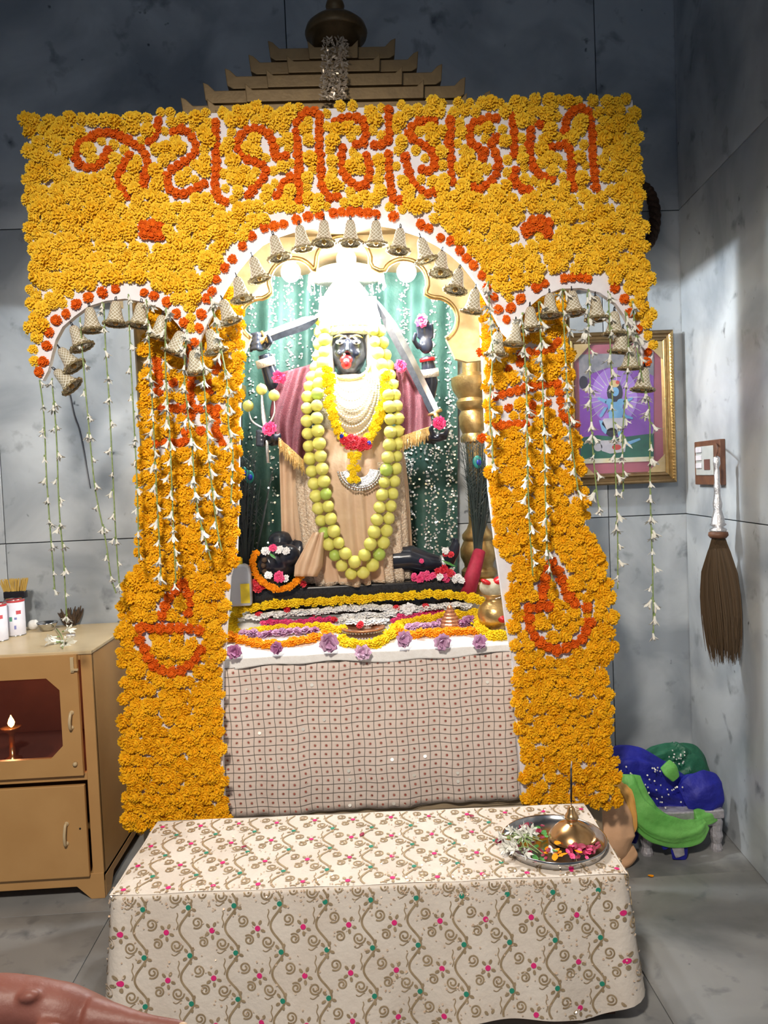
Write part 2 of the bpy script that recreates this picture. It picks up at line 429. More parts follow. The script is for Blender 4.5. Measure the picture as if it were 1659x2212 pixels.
def carpet(parent, spots, meshes, name, keep=300):
    """spots: (loc, radius). the largest `keep` are single parts, the rest one joined part"""
    spots = sorted(spots, key=lambda q: -q[1])
    for loc, r in spots[:keep]:
        inst(name, random.choice(meshes), parent, loc, face_rot(), (r, r, r*U(.85,1.1)))
    rest = spots[keep:]
    if rest:
        b = MB(); org = ORG[parent.name]
        for loc, r in rest:
            me = random.choice(meshes); mt = Matrix.Translation(loc) @ face_rot().to_matrix().to_4x4() @ Matrix.Scale(r, 4)
            b.add([mt @ v.co for v in me.vertices], [tuple(p.vertices) for p in me.polygons])
        o = b.build(name, meshes[0].materials[0], parent); o['kind'] = 'stuff'

# ------------------------------------------------------------------ lettering and motifs traced in flowers
def zc(x0, y0, s, *ls): return [[(x0+a*s, y0+b*s) for a, b in l] for l in ls]
k1 = 400/1659
LET = zc(140,220,k1,
 [(390,440),(350,520),(300,580),(220,600),(140,570),(100,500),(110,400),(200,340),(300,290),(420,270),(520,320),(620,380),(700,430),(740,520),(730,620),(710,720),(690,800)],
 [(840,170),(820,260),(790,340),(730,390)], [(580,480),(530,560),(490,640),(480,740),(540,830),(590,890)],
 [(980,270),(1070,240),(1140,310),(1180,400),(1160,480),(1070,540),(960,600),(910,680),(930,780),(1010,830),(1100,820),(1190,770),(1270,720)],
 [(1350,190),(1355,300),(1360,400),(1355,500),(1360,600),(1345,700),(1350,800),(1390,880),(1500,920)])
LET += zc(480,220,k1,
 [(480,480),(460,380),(420,290),(330,240),(220,255),(140,330),(145,440),(210,510),(310,540),(390,590),(390,660),(330,730),(270,790),(230,850)],
 [(500,500),(590,480)], [(660,270),(670,350),(680,450),(690,560),(680,680),(690,800),(690,920)], [(610,680),(540,740),(510,830),(460,870)],
 [(670,190),(720,110),(800,80),(870,110),(870,200),(870,320),(870,430),(875,540),(885,650),(890,740),(920,810),(960,860),(1060,850)],
 [(1010,180),(1100,140),(1200,140),(1260,160),(1280,250),(1290,330),(1250,380),(1170,390)], [(1360,390),(1430,385),(1490,340),(1490,250),(1490,150),(1490,60)],
 [(1080,420),(1060,520),(1080,620),(1130,700),(1190,750),(1260,770),(1310,700),(1320,600),(1290,480)], [(1490,470),(1490,580),(1500,680),(1510,780),(1530,880),(1640,880)])
LET += zc(680,220,k1,
 [(1060,170),(960,170),(880,210),(840,290),(880,340),(960,380),(1040,420),(1070,500),(1070,590),(1000,630),(930,590)],
 [(810,500),(830,590),(850,680),(880,740),(950,790),(1030,830),(1100,790)],
 [(1210,170),(1210,260),(1200,340),(1210,430),(1220,510),(1220,590),(1220,680),(1250,770)])
LET += zc(920,200,k1,
 [(630,230),(530,240),(430,270),(380,350),(400,450),(470,500),(530,530),(470,640)], [(630,410),(575,470)], [(620,540),(650,620),(640,710),(600,780),(540,830),(470,880),(390,830)],
 [(780,220),(780,310),(790,390),(785,480),(790,590)], [(800,700),(780,790),(840,850),(900,890),(980,860)],
 [(940,340),(930,420),(920,510),(940,600),(960,670),(1000,730),(1080,770),(1150,780)], [(1020,290),(1080,290)],
 [(1120,490),(1200,480),(1270,460),(1290,540),(1300,630),(1300,710),(1300,790),(1320,860)],
 [(1250,340),(1250,240),(1310,170),(1390,140),(1450,180),(1470,260),(1490,360),(1490,440),(1490,520),(1500,610),(1510,690),(1510,790),(1520,860)])
ARCH = [(571,492),(592,488),(612,484),(640,474),(665,468),(545,511),(524,531),(502,559),(486,579),(467,604),(458,629),(448,645),(435,679),(430,709),(420,740),
 (720,461),(738,458),(757,458),(776,458),(795,460),(813,463),(850,468),(909,485),(926,494),(951,513),(974,520),(992,541),(1008,557),(1023,573),(1040,595),(1052,621),(1067,642),(1076,668),
 (1094,690),(1103,665),(1124,645),(1158,622),(1176,612),(1218,602),(1235,600),(1252,600),(1268,602),(1328,622),(1348,647),(1360,675),(1378,711),(1399,760),(1396,782),
 (380,677),(398,697),(332,639),(360,652),(312,632),(250,624),(222,632),(190,642),(165,657),(143,678),(122,692),(106,718),(102,746),(94,780),(85,803),(690,465)]
BOW = [(310,488),(330,486),(345,490),(312,505),(330,507),(344,508),(322,497),(338,498)]
BOW2 = [(1135,493),(1150,480),(1168,478),(1184,484),(1146,496),(1180,497),(1165,489),(1138,503),(1183,503)]
def px_flowers(poly, orange, sp, gap, rowjit=.25):
    xs_ = [p[0] for p in poly]; ys_ = [p[1] for p in poly]; out = []; y = min(ys_) + sp*.35; r = 0
    while y < max(ys_):
        x = min(xs_) + (sp*.5 if r % 2 else 0)
        while x < max(xs_):
            a = x + U(-1,1)*sp*rowjit; b = y + U(-1,1)*sp*rowjit
            if inpoly(a, b, poly) and all((a-u)**2 + (b-v)**2 > gap*gap for u, v in orange): out.append((a, b))
            x += sp
        y += sp*.86; r += 1
    n0 = len(out); g2 = (sp*.79)**2; cell = {}
    def put(p): cell.setdefault((int(p[0]//30), int(p[1]//30)), []).append(p)
    for p in out: put(p)
    oc = {}
    for p in orange: oc.setdefault((int(p[0]//30), int(p[1]//30)), []).append(p)
    def near(p, d, rr):
        i, j = int(p[0]//30), int(p[1]//30)
        return any((p[0]-q[0])**2+(p[1]-q[1])**2 < rr for a in (-1,0,1) for b in (-1,0,1) for q in d.get((i+a,j+b), ()))
    fill = []
    for _ in range(16000):
        p = (U(min(xs_), max(xs_)), U(min(ys_), max(ys_)))
        if inpoly(p[0], p[1], poly) and not near(p, cell, g2) and not near(p, oc, (gap*.88)**2): put(p); fill.append(p)
    return out, fill
def flower_panel(name, label, outline, Y, thick, orange, bigorange, sp, meshes, rmin, rmax, gap, fl_poly=None):
    t = thing(name, label, 'flower panel', (0,0,0))
    c = P(sum(p[0] for p in outline)/len(outline), max(p[1] for p in outline), Y); t.location = c; ORG[t.name] = c.copy()
    MB().prism([P(x, y, Y) for x, y in outline], (0, thick, 0)).build('board', 'foam_board', t, label='white foam backing board')
    pts, fill = px_flowers(fl_poly or outline, orange + bigorange, sp, gap)
    carpet(t, [(P(x, y, Y-.002-U(0,.014)), U(rmin, rmax)) for x, y in pts] + [(P(x, y, Y-.003), U(rmin*.72, rmin*.95)) for x, y in fill], meshes, 'yellow_marigold')
    s = Y/F
    for x, y in orange: inst('orange_marigold', random.choice(FO), t, P(x, y, Y-.006), face_rot(.3), (11.6*s*U(.9,1.12),)*3)
    for x, y in bigorange: inst('orange_marigold', random.choice(FO), t, P(x, y, Y-.012), face_rot(.3), (14*s*U(.9,1.1),)*3)
    return t
HY = 2.58
letpts = []
for l in LET: letpts += [(q.x, q.y) for q in resample([Vector((a, b, 0)) for a, b in l], 16.5)]
hdr = [(62,262),(240,254),(560,240),(900,228),(1366,216),(1380,400),(1393,560),(1402,690),(1410,770),(1404,796),(1386,796),(1384,765),(1366,715),(1348,680),(1330,655),(1296,632),(1255,622),(1210,624),(1170,640),(1142,664),(1120,694),(1098,728),(1086,716),
 (1064,672),(1046,640),(1028,606),(1000,570),(974,546),(944,526),(905,506),(850,488),(800,480),(740,478),(690,486),(640,495),(600,508),(566,526),(538,552),(512,584),(490,618),(472,652),(452,690),(436,724),(424,758),(412,744),(396,716),(374,690),(345,665),(310,652),(270,645),(228,650),(190,662),(160,684),(135,706),(120,734),(112,764),(104,800),(92,822),(74,810),(78,760),(72,690),(66,480)]
hfl = [(56,256),(240,248),(560,232),(900,222),(1372,210),(1386,400),(1398,560),(1408,690),(1412,780),(1402,770),(1394,720),(1372,665),(1345,615),(1300,590),(1250,585),(1200,590),(1150,608),(1112,640),(1090,665),(1075,640),(1058,612),(1040,575),(1010,535),(974,500),(930,476),(860,452),(800,444),(720,444),(650,452),(600,468),(550,490),(515,518),(485,556),(458,592),(440,630),(425,690),(412,715),(398,680),(360,632),(310,612),(250,606),(200,616),(150,648),(110,682),(88,720),(84,790),(66,780),(62,480)]
flower_panel('flower_archway_header', 'wide marigold-covered header board with orange flower lettering above the triple arch', hdr, HY, .025,
             letpts + ARCH, BOW + BOW2, 24.5, FY, .0215, .0300, 18.0, hfl)
# pillars
PY = 2.655
zl = 240/1475; zr = 250/1536
LP = zc(290,640,zl,[(300,850),(330,1050),(320,1300)],[(370,1490),(1150,1490)],[(760,560),(770,780),(770,1100),(740,1400),(750,1680)],[(1080,1560),(1080,1800),(1200,1990)],[(300,1950),(680,1950),(690,1750)],[(1150,900),(1050,1020)],[(880,1790),(900,1800)],[(520,1140),(530,1150)],[(560,230),(660,350)],[(880,240),(860,430)],[(990,1150),(1000,1280)])
LPd = zc(0,1230,.339,[(1165,90),(1110,140),(1065,190),(1040,270),(1030,330)],[(1200,150),(1210,210),(1200,290)],[(900,370),(960,375),(1030,375),(1095,375),(1165,375),(1235,380),(1310,400)],
 [(890,450),(920,500),(950,570),(980,610),(1030,640),(1090,655),(1160,640),(1215,600),(1265,540),(1300,470)])
RP = zc(1020,640,zr,[(640,880),(640,790),(780,740),(1000,720),(1180,570)],[(480,970),(490,1060)],[(480,1480),(540,1530)],[(300,1330),(600,1250),(900,1170),(1130,1160)],[(1160,1280),(1180,1450),(1200,1600),(1400,1700)],[(980,1400),(985,1480)],[(290,1720),(750,1690)],[(790,1450),(790,1620)],[(100,740),(180,800)],[(120,1880),(200,1880)])
RPd = zc(1020,560,.3979,[(430,1640),(400,1700),(385,1780),(375,1850)],[(465,1690),(490,1760),(520,1820),(560,1870)],[(310,1890),(440,1885)],[(620,1890),(650,1850)],[(305,1950),(320,2020),(350,2070),(400,2100),(460,2122),(530,2100),(590,2070),(630,2000),(650,1930)])
def strokes(ls, st):
    o = []
    for l in ls: o += [(q.x, q.y) for q in resample([Vector((a, b, 0)) for a, b in l], st)]
    return o
lpo = [(318,640),(318,800),(312,1000),(306,1225),(282,1240),(276,1400),(280,1560),(282,1770),(345,1770),(486,1756),(480,1600),(482,1430),(487,1400),(497,1250),(512,1190),(516,1000),(520,800),(522,620)]
lpf = [(310,640),(308,800),(302,1000),(298,1228),(270,1240),(258,1400),(266,1560),(270,1700),(272,1785),(345,1785),(492,1768),(486,1700),(478,1600),(474,1450),(474,1400),(492,1250),(512,1200),(514,1000),(520,800),(522,620)]
flower_panel('flower_pillar', 'left marigold-covered pillar panel beside the tan cabinet', lpo, PY, .03, strokes(LP, 17), strokes(LPd, 21), 24, FD, .0225, .031, 18.5, lpf)
rpo = [(1036,640),(1046,860),(1056,1060),(1070,1180),(1082,1260),(1094,1350),(1108,1430),(1118,1600),(1128,1735),(1322,1728),(1318,1600),(1308,1450),(1312,1330),(1302,1210),(1272,1190),(1262,1100),(1250,1000),(1232,850),(1218,640)]
rpf = [(1040,640),(1050,860),(1062,1060),(1076,1180),(1104,1215),(1102,1330),(1112,1430),(1122,1600),(1130,1745),(1334,1740),(1326,1600),(1312,1450),(1326,1400),(1316,1260),(1296,1195),(1272,1150),(1256,1000),(1236,850),(1220,640)]
flower_panel('flower_pillar', 'right marigold-covered pillar panel beside the framed picture', rpo, PY, .03, strokes(RP, 17), strokes(RPd, 20), 24, FD, .0225, .031, 18.5, rpf)

# ------------------------------------------------------------------ shrine
sh = thing('shrine', 'gold-painted shrine with stepped pyramid roof and turned columns behind the flower panels', 'shrine', (0.02, 3.05, 0))
MB().box(-.80, .86, 2.74, 3.38, 0, .345).build('plinth', 'altar_stone', sh, bevel=.006)
b = MB(); x0, x1 = -.56, .63
b.add([(x0,2.735,.30),(x1,2.735,.30),(x1,3.37,.30),(x0,3.37,.30),(x0,2.735,.892),(x1,2.735,.892),(x1,3.08,1.005),(x0,3.08,1.005),(x1,3.37,1.005),(x0,3.37,1.005)],
      [(0,1,5,4),(4,5,6,7),(7,6,8,9),(1,2,8,6,5),(3,0,4,7,9),(2,3,9,8),(0,3,2,1)])
b.build('altar_block', 'altar_stone', sh)
def column(x, y):
    z0 = 1.0; b = MB()
    pr = [(.078,z0),(.082,z0+.02),(.080,z0+.05),(.060,z0+.065),(.074,z0+.08),(.074,z0+.10),(.060,z0+.115),(.062,z0+.13),(.076,z0+.16),(.076,z0+.19),(.060,z0+.225),(.066,z0+.235),(.066,z0+.25),(.045,z0+.275),(.036,z0+.30),
          (.034,1.60),(.036,1.63),(.056,1.635),(.058,1.655),(.048,1.67),(.060,1.70),(.062,1.74),(.050,1.765),(.066,1.78),(.070,1.80),(.060,1.815),(.082,1.85),(.088,1.875),(.088,1.90),(.04,1.92),(.036,2.34)]
    b.lathe(pr, (x, y, 0), 24); return b.build('column', 'gold', sh, smooth=False)
xc = P(1022, 880, 3.20).x
cols = [column(xc, 3.20), column(-.505, 3.20)]
for c_ in cols:
    c_.data.polygons.foreach_set('use_smooth', [True]*len(c_.data.polygons))
    md = c_.modifiers.new('edge', 'EDGE_SPLIT'); md.split_angle = .7
for xf in (-.70, .76):
    MB().lathe([(.05,.34),(.05,2.34)], (xf, 2.80, 0), 16).build('front_post', 'gold', sh, smooth=True)
MB().box(-.97, 1.0, 2.66, 3.385, 2.37, 2.46).build('roof_slab', 'gold_paint', sh, bevel=.006)  # niche roof, drawn out sideways behind the header to cut off lamp light
for xv in (-.97, .975): MB().box(xv, xv+.025, 2.66, 3.385, 2.27, 2.375).build('side_light_baffle', 'gold_paint', sh, bevel=.003)  # unseen boards added under the eaves to block upward lamp light on the walls
MB().box(-.70, .76, 2.74, 3.36, 2.46, 2.70).build('roof_frieze', 'gold_paint', sh, bevel=.006)
# stepped tiers: (x0,x1,ytop,ybot, front block x0,x1, depth)
TI = [(352,1106,236,268, 470,1010,2.70),(395,1057,212,242,452,1004,2.74),(443,1003,181,212,533,912,2.79),(490,953,151,182,578,866,2.84),(541,901,122,152,622,818,2.89),(583,852,93,123,667,771,2.94)]
for i, (a, b_, yt, yb, f0, f1, Y) in enumerate(TI):
    m = (a+b_)/2
    L_ = P(a, (yt+yb)/2 + (m-a)*.04, Y).x; R_ = P(b_, (yt+yb)/2 - (b_-m)*.04, Y).x
    zt = P(m, yt+9, Y).z; zb = P(m, yb+5, Y).z
    e = .030
    pf = [(L_,zb+.012),(L_+.02,zb),(R_-.02,zb),(R_,zb+.012),(R_+.006,zt+e),(R_-.012,zt+e*.75),(R_-.035,zt),(L_+.035,zt),(L_+.012,zt+e*.75),(L_-.006,zt+e)]
    yb2 = 6.28-Y+.0
    MB().prism([(x, Y, z) for x, z in pf], (0, min(2*(3.10-Y), 3.375-Y), 0)).build('roof_tier', 'gold_paint', sh, bevel=.003)
    l2 = P(f0, yt, Y).x; r2 = P(f1, yt, Y).x; hb = (zt-zb)
    pf = [(l2,zb-hb*.28),(r2,zb-hb*.28),(r2+.004,zt+.010),(r2-.022,zt-.014),(l2+.022,zt-.014),(l2-.004,zt+.010)]
    MB().prism([(x, Y-.03, z) for x, z in pf], (0, .06, 0)).build('roof_front_block', 'gold_paint', sh, bevel=.003)
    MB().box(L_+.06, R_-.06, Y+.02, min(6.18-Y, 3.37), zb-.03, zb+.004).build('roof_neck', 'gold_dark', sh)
dc = P(727, 92, 3.05); s3 = 3.05/F
pr = [(.035,-.03),(50*s3,-.03),(52*s3,6*s3),(63*s3,9*s3),(66*s3,18*s3),(62*s3,30*s3),(48*s3,42*s3),(28*s3,50*s3),(14*s3,56*s3),(12*s3,60*s3),(18*s3,66*s3),(20*s3,74*s3),(17*s3,84*s3),(9*s3,92*s3),(6*s3,96*s3),(9*s3,102*s3),(6*s3,115*s3),(.001,130*s3)]
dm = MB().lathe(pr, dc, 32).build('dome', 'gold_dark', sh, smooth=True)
# tinsel strip hanging down the roof
b = MB()
for k in range(420):
    t = R(); x = 722 + U(-28,28) + (t-.5)*-6; y = 80 + t*135
    Y = 2.90 - .21*t; p = P(x, y, Y-.035-U(0,.012)); b.add(*( (lambda c, q, r_: ([c + q @ Vector((r_*math.cos(a*2*PI/5)*.45, r_*math.sin(a*2*PI/5)*1.3, 0)) for a in range(5)], [(0,1,2,3,4)]))(p, rotm((U(-.8,.8),-1,U(-.8,.8)), U(0,6)), .0065)))
o = b.build('tinsel_strip', 'tinsel'); tag(o, 'shiny silver tinsel strip hanging down the middle of the stepped roof', 'tinsel', kind='stuff')
# scalloped inner arch
AY = 2.80
outer = [(470,760),(478,640),(510,560),(560,505),(620,472),(690,450),(760,446),(840,452),(910,472),(970,508),(1020,560),(1056,640),(1062,760)]
lob = []
def lobe(cx, cy, r, a0, a1, n=9, ry=None):
    return [(cx + r*math.cos(math.radians(a0+(a1-a0)*i/n)), cy - (ry or r)*math.sin(math.radians(a0+(a1-a0)*i/n))) for i in range(n+1)]
inner = [(1042,778),(1010,782),(984,775)] + lobe(940,690,48,-60,95) + lobe(872,612,52,-25,150) + lobe(742,570,60,-5,185) + lobe(633,610,52,30,205) + lobe(565,690,46,85,240) + [(522,778),(500,778)]
ap = MB().prism([P(x, y, AY) for x, y in [(470,778)] + outer + [(1062,778)] + inner], (0, .03, 0)).build('scalloped_arch', 'gold_pale', sh)
for q in range(1, 2):
    pts = [P(x, y, AY-.004) for x, y in inner[3:-2]]
    MB().tube(spline(pts, 90), .009, 8).build('arch_moulding', 'gold', sh, smooth=True)
# niche lamps
for nm, px, py, Yl, pw in (('left', 628, 588, 2.86, 1), ('right', 878, 588, 2.86, 1), ('middle', 748, 560, 2.86, 1)):
    t = thing('lamp', {'left':'round white lamp glaring at the left of the scalloped arch','right':'round white lamp glaring at the right of the scalloped arch','middle':'bright white lamp above the idol crown in the middle of the arch'}[nm], 'lamp', P(px, py, Yl))
    c = P(px, py, Yl)
    MB().ell(c, .036, 18, 12).build('bulb', 'lamp_white', t, smooth=True)
    MB().lathe([(.016,.030),(.022,.036),(.022,.060),(.012,.066),(.008,.11)], c, 14).build('lamp_socket', 'gold_pale', t, smooth=True)
    pl = point('niche_lamp_light', c + Vector((0, .035, -.04)), 32, (.90,.96,1.0), .03); pl.parent = t; pl.location = Vector((0, .045, -.05))
ORDW = ['first','second','third','fourth','fifth','sixth','seventh','eighth','ninth','tenth','eleventh','twelfth','thirteenth']
# ------------------------------------------------------------------ bells
def lattice(name, c1, c2, k, q):
    m = bpy.data.materials.new(name); m.use_nodes = True; nt = m.node_tree; b = nt.nodes['Principled BSDF']; N = nt.nodes.new; L = nt.links.new
    tc = N('ShaderNodeTexCoord'); sx = N('ShaderNodeSeparateXYZ'); L(tc.outputs['Object'], sx.inputs[0])
    def mth(op, a, b_=None, c_=None):
        n = N('ShaderNodeMath'); n.operation = op
        for i, v in enumerate((a, b_, c_)):
            if v is None: continue
            if isinstance(v, (int, float)): n.inputs[i].default_value = v
            else: L(v, n.inputs[i])
        return n.outputs[0]
    at = mth('ARCTAN2', sx.outputs[1], sx.outputs[0]); ka = mth('MULTIPLY', at, k); zq = mth('MULTIPLY', sx.outputs[2], q)
    h = mth('MAXIMUM', mth('SINE', mth('ADD', ka, zq)), mth('SINE', mth('SUBTRACT', ka, zq)))
    mr = N('ShaderNodeMapRange'); mr.inputs[1].default_value = .2; mr.inputs[2].default_value = .9; L(h, mr.inputs[0])
    mx = N('ShaderNodeMix'); mx.data_type = 'RGBA'; mx.inputs[6].default_value = (*c2, 1); mx.inputs[7].default_value = (*c1, 1)
    L(mr.outputs[0], mx.inputs[0]); L(mx.outputs[2], b.inputs['Base Color'])
    bp = N('ShaderNodeBump'); bp.inputs['Strength'].default_value = .8; bp.inputs['Distance'].default_value = .003
    L(mr.outputs[0], bp.inputs['Height']); L(bp.outputs[0], b.inputs['Normal'])
    b.inputs['Roughness'].default_value = .3; b.inputs['Metallic'].default_value = .15; M[name] = m
lattice('bell_lattice', (.95,.90,.76), (.50,.43,.29), 10, 560)
bell_body = meshdata(MB().lathe([(.003,0),(.010,-.003),(.0145,-.012),(.017,-.028),(.020,-.044),(.026,-.060),(.0325,-.068),(.0345,-.070),(.0315,-.0665),(.024,-.056),(.017,-.04)], n=22, cap=False), 'bell_body', ['bell_lattice'], True)
bb = MB(); bb.tube([(.033*math.cos(a*PI/12), .033*math.sin(a*PI/12), -.069) for a in range(24)], .0036, 6, closed=True)
for a in range(14):
    q = a*2*PI/14; bb.ell((.034*math.cos(q), .034*math.sin(q), -.0685), .0048, 6, 4)
bell_rim = meshdata(bb, 'bell_rim', ['bell_rim'], True)
bell_hook = meshdata(MB().tube([(0,0,-.003),(.003,0,.004),(.002,0,.011),(-.002,0,.013),(-.003,0,.006),(0,0,0)], .0014, 6).ell((0,0,-.001), .005, 8, 5), 'hanger', ['black_plastic'], True)
bell_clap = meshdata(MB().tube([(0,0,-.02),(0,0,-.062)], .0012, 5).ell((0,0,-.066), .008, 8, 6), 'clapper', ['gold'], True)
def bells(lst, where, end):
    n = len(lst)
    for i, (x, y, a) in enumerate(lst):
        ar = math.radians(a); dx, dy = math.sin(ar), math.cos(ar)
        top = P(x - dx*22, y - dy*22, HY-.030)
        lab = 'gold lattice bell under the %s arch, %s from the %s' % (where, ORDW[i], end) if n > 1 else ''
        t = thing('bell', lab, 'bell', top, 'gold lattice bells along the arches')
        t.rotation_euler = (U(-.12,.12), -ar + .04, U(0,3)); t.rotation_mode = 'XYZ'
        t.rotation_euler = (Matrix.Rotation(-ar+.04, 3, 'Y') @ Matrix.Rotation(U(-.15,.05), 3, 'X') @ Matrix.Rotation(U(0,3), 3, 'Z')).to_euler()
        for nm, me in (('bell_body', bell_body), ('rim', bell_rim), ('hanger', bell_hook), ('clapper', bell_clap)):
            o = bpy.data.objects.new(nm, me); COL.objects.link(o); o.parent = t; o.scale = (1.1,)*3
bells([(135,815,45),(143,770,38),(166,724,25),(196,685,8),(250,672,0),(303,676,-5),(347,702,-12),(384,736,-20),(420,778,5),(458,732,18),(488,668,20)], 'small left', 'left')
bells([(517,620,15),(552,576,18),(596,530,15),(650,508,10),(700,498,0),(757,497,0),(812,498,0),(863,515,-5),(914,535,15),(953,565,-5),(988,602,-12),(1024,645,-8)], 'large middle', 'left')
bells([(1074,738,-5),(1112,716,-5),(1146,684,3),(1187,655,0),(1237,650,5),(1287,662,3),(1327,694,0),(1343,732,-5),(1362,768,0),(1390,815,-5)], 'small right', 'left')

# ------------------------------------------------------------------ tuberose strings
def blossom_mesh(seed):
    rr = random.Random(seed); b = MB()
    b.lathe([(.0022,0),(.0030,.006),(.0026,.012)], n=6, m=1)
    b.lathe([(.0026,.008),(.0040,.018),(.0062,.026)], n=6, m=0, cap=False)
    for k in range(6):
        a = 2*PI*k/6 + rr.uniform(-.2,.2); ca, sa = math.cos(a), math.sin(a); L_ = rr.uniform(.8,1.25)
        def pt(r, t, z): return (r*ca-t*sa, r*sa+t*ca, z)
        b.add([pt(.004,-.0025,.022), pt(.004,.0025,.022), pt(.0115*L_,.0045,.032), pt(.0115*L_,-.0045,.032), pt(.0195*L_,0,.036+rr.uniform(-.005,.006))], [(0,1,2,3),(3,2,4)])
    return meshdata(b, 'tuberose_blossom', ['tuberose', 'stem_green'])
BL = [blossom_mesh(k) for k in range(5)]
def string(pts, label, Y=HY-.055, step=.058, Y2=None, sc=1.0):
    n = len(pts)
    w3 = [P(x, y, Y + ((Y2-Y)*i/(n-1) if Y2 else 0) + (.0 if i else 0)) for i, (x, y) in enumerate(pts)]
    path = spline(w3, 40)
    t = thing('tuberose_string', label, 'flower string', path[0], 'white tuberose strings hanging from the arches')
    MB().tube(path, .0024, 5).build('stem', 'stem_green', t, smooth=True)
    for q in resample(path, step):
        for k in range(1 if R() < .55 else 2):
            q2 = q + Vector((U(-.004,.004), U(-.006,.002), U(-.012,.012)))
            inst('tuberose_blossom', random.choice(BL), t, q2, towards((U(-.65,.65), U(-.5,.25), -1), U(0,6)), U(.75,1.2)*sc)
    for k in range(int(len(path)*.3)):
        pass
def zz(x0, y0, s, l): return [(x0+a*s, y0+b*s) for a, b in l]
k2 = 520/1369; k3 = 639/1606
SL = [[(225,690),(250,900),(265,1250),(290,1600),(312,1890)], [(295,690),(320,1000),(335,1400),(360,1700),(375,1960),(382,2060)],
 [(455,330),(470,550),(500,900),(540,1300),(600,1600),(630,1800),(660,1900)], [(590,250),(600,500),(620,800),(640,1200),(660,1600),(680,1870)], [(730,210),(740,500),(760,900),(780,1300),(790,1700)],
 [(830,230),(850,500),(870,900),(890,1300),(915,1790)], [(945,280),(940,600),(965,1000),(985,1500),(1000,1840)], [(1060,400),(1050,700),(1090,1050),(1120,1400),(1200,1710)], [(1145,470),(1170,850),(1190,1150),(1230,1500),(1262,1660)],
 [(1195,220),(1250,480),(1290,700),(1300,950),(1325,1120),(1312,1390)]]
for i, l in enumerate(SL):
    where = 'against the wall beside the left pillar' if i < 5 else 'in front of the left flower pillar'
    string(zz(0,560,k2,l), 'white tuberose string %s, %s from the left' % (where, ORDW[i if i < 5 else i-5]), step=.075 if i < 5 else .058, sc=.75 if i < 5 else 1.0)
SR = [[(85,120),(110,500),(95,800),(110,1000),(112,1160)], [(270,290),(295,700),(300,1100),(312,1450),(330,1720)], [(360,230),(380,600),(390,950),(400,1350),(410,1600),(440,1750)], [(490,170),(510,600),(530,900),(560,1150),(580,1280)],
 [(625,180),(640,650),(650,950),(670,1200),(690,1370)], [(740,190),(755,600),(770,950),(780,1200),(790,1500),(790,1790)], [(830,280),(850,500),(820,900),(818,1100),(822,1260)], [(870,230),(905,560),(960,800),(965,1100),(970,1400),(980,1700),(985,2040)]]
for i, l in enumerate(SR):
    where = 'in front of the right flower pillar' if i < 4 else 'in front of the framed picture'
    string(zz(1020,560,k3,l), 'white tuberose string %s, %s from the left' % (where, ORDW[i if i < 4 else i-4]))

# ------------------------------------------------------------------ curtain behind the idol
CYB = 3.325
def curt(u, v):
    x = 522 + 466*u; y = 508 + 762*v
    p = P(x, y, CYB); p.y += .016*math.sin(u*34 + .8*math.sin(v*3)) + .006*math.sin(u*71+2); return p
ct = thing('sequin_curtain', 'dark green sequinned curtain hanging behind the black idol', 'curtain', P(755,1270,CYB))
MB().grid(curt, 150, 30).build('cloth', 'curtain_green', ct, smooth=True)
b = MB()
cols_ = [U(0,1) for _ in range(34)]
def disc(b, c, rm, r, n=6, m=0):
    b.add([c + rm @ Vector((r*math.cos(2*PI*k/n), r*math.sin(2*PI*k/n), 0)) for k in range(n)], [tuple(range(n))], m)
for k in range(4600):
    u = random.choice(cols_) + random.gauss(0,.008); v = R()
    if v > .45 and R() < .62: continue
    if not 0 < u < 1: continue
    p = curt(u, v); p.y -= .006
    disc(b, p, rotm((U(-.7,.7), -1, U(-.5,.9)), 0), U(.0032,.0052))
for k in range(900):
    u = random.choice((.74,.76,.78,.86,.90,.96,.98,.80)) + random.gauss(0,.012) + .0; v = U(.45,.95)
    if not 0 < u < 1: continue
    p = curt(u, v); p.y -= .006
    disc(b, p, rotm((U(-.7,.7), -1, U(-.5,.9)), 0), U(.0038,.0058))
o = b.build('sequins', 'sequin_white', ct); o['kind'] = 'stuff'

# ------------------------------------------------------------------ the idol
SY = 3.10; SS = SY/F
def S(px, py, dy=0.0): return P(px, py, SY+dy)
pb = P(770, 1300, 3.0)
z_pl = P(770, 1262, 3.0).z
pl = MB().box(P(540,1290,3.0).x, P(1002,1290,3.0).x, 2.985, 3.30, .975, z_pl).build('idol_plinth', 'black_granite', bevel=.006)
tag(pl, 'long black granite plinth slab under the idol', 'plinth')
MB
idol = thing('idol', 'black stone four-armed idol in white crown, maroon shawl and peach silk skirt', 'idol', Vector((S(760,1262).x, SY, z_pl)))
b = MB()
def limb(pts, rs, n=12): b.tube(pts, rs, n)
hc = S(752, 757, -.02)
b.ell(hc, (40*SS, 42*SS, 52*SS), 20, 14)
b.ell(S(752,780,-.04), (27*SS, 30*SS, 30*SS), 14, 10)            # jaw
b.tube([S(751,733,-.098), S(750,748,-.106), S(750,760,-.112)], [.006,.009,.012], 8)   # nose
b.ell(S(744,762,-.102), (.007,.007,.006), 8, 6); b.ell(S(757,762,-.102), (.007,.007,.006), 8, 6)
for sx in (-1, 1):
    b.ell(S(752+sx*18, 764, -.078), (.022,.016,.018), 10, 7)
    b.ell(S(752+sx*41, 752, -.01), (.010,.016,.028), 8, 7)        # ears
b.tube([S(753,790,0), S(755,830,0)], [.046,.05], 14)
b.ell(S(758,880,.02), (72*SS, 45*SS, 80*SS), 18, 12); b.ell(S(758,980,.02), (60*SS, 45*SS, 70*SS), 16, 10)
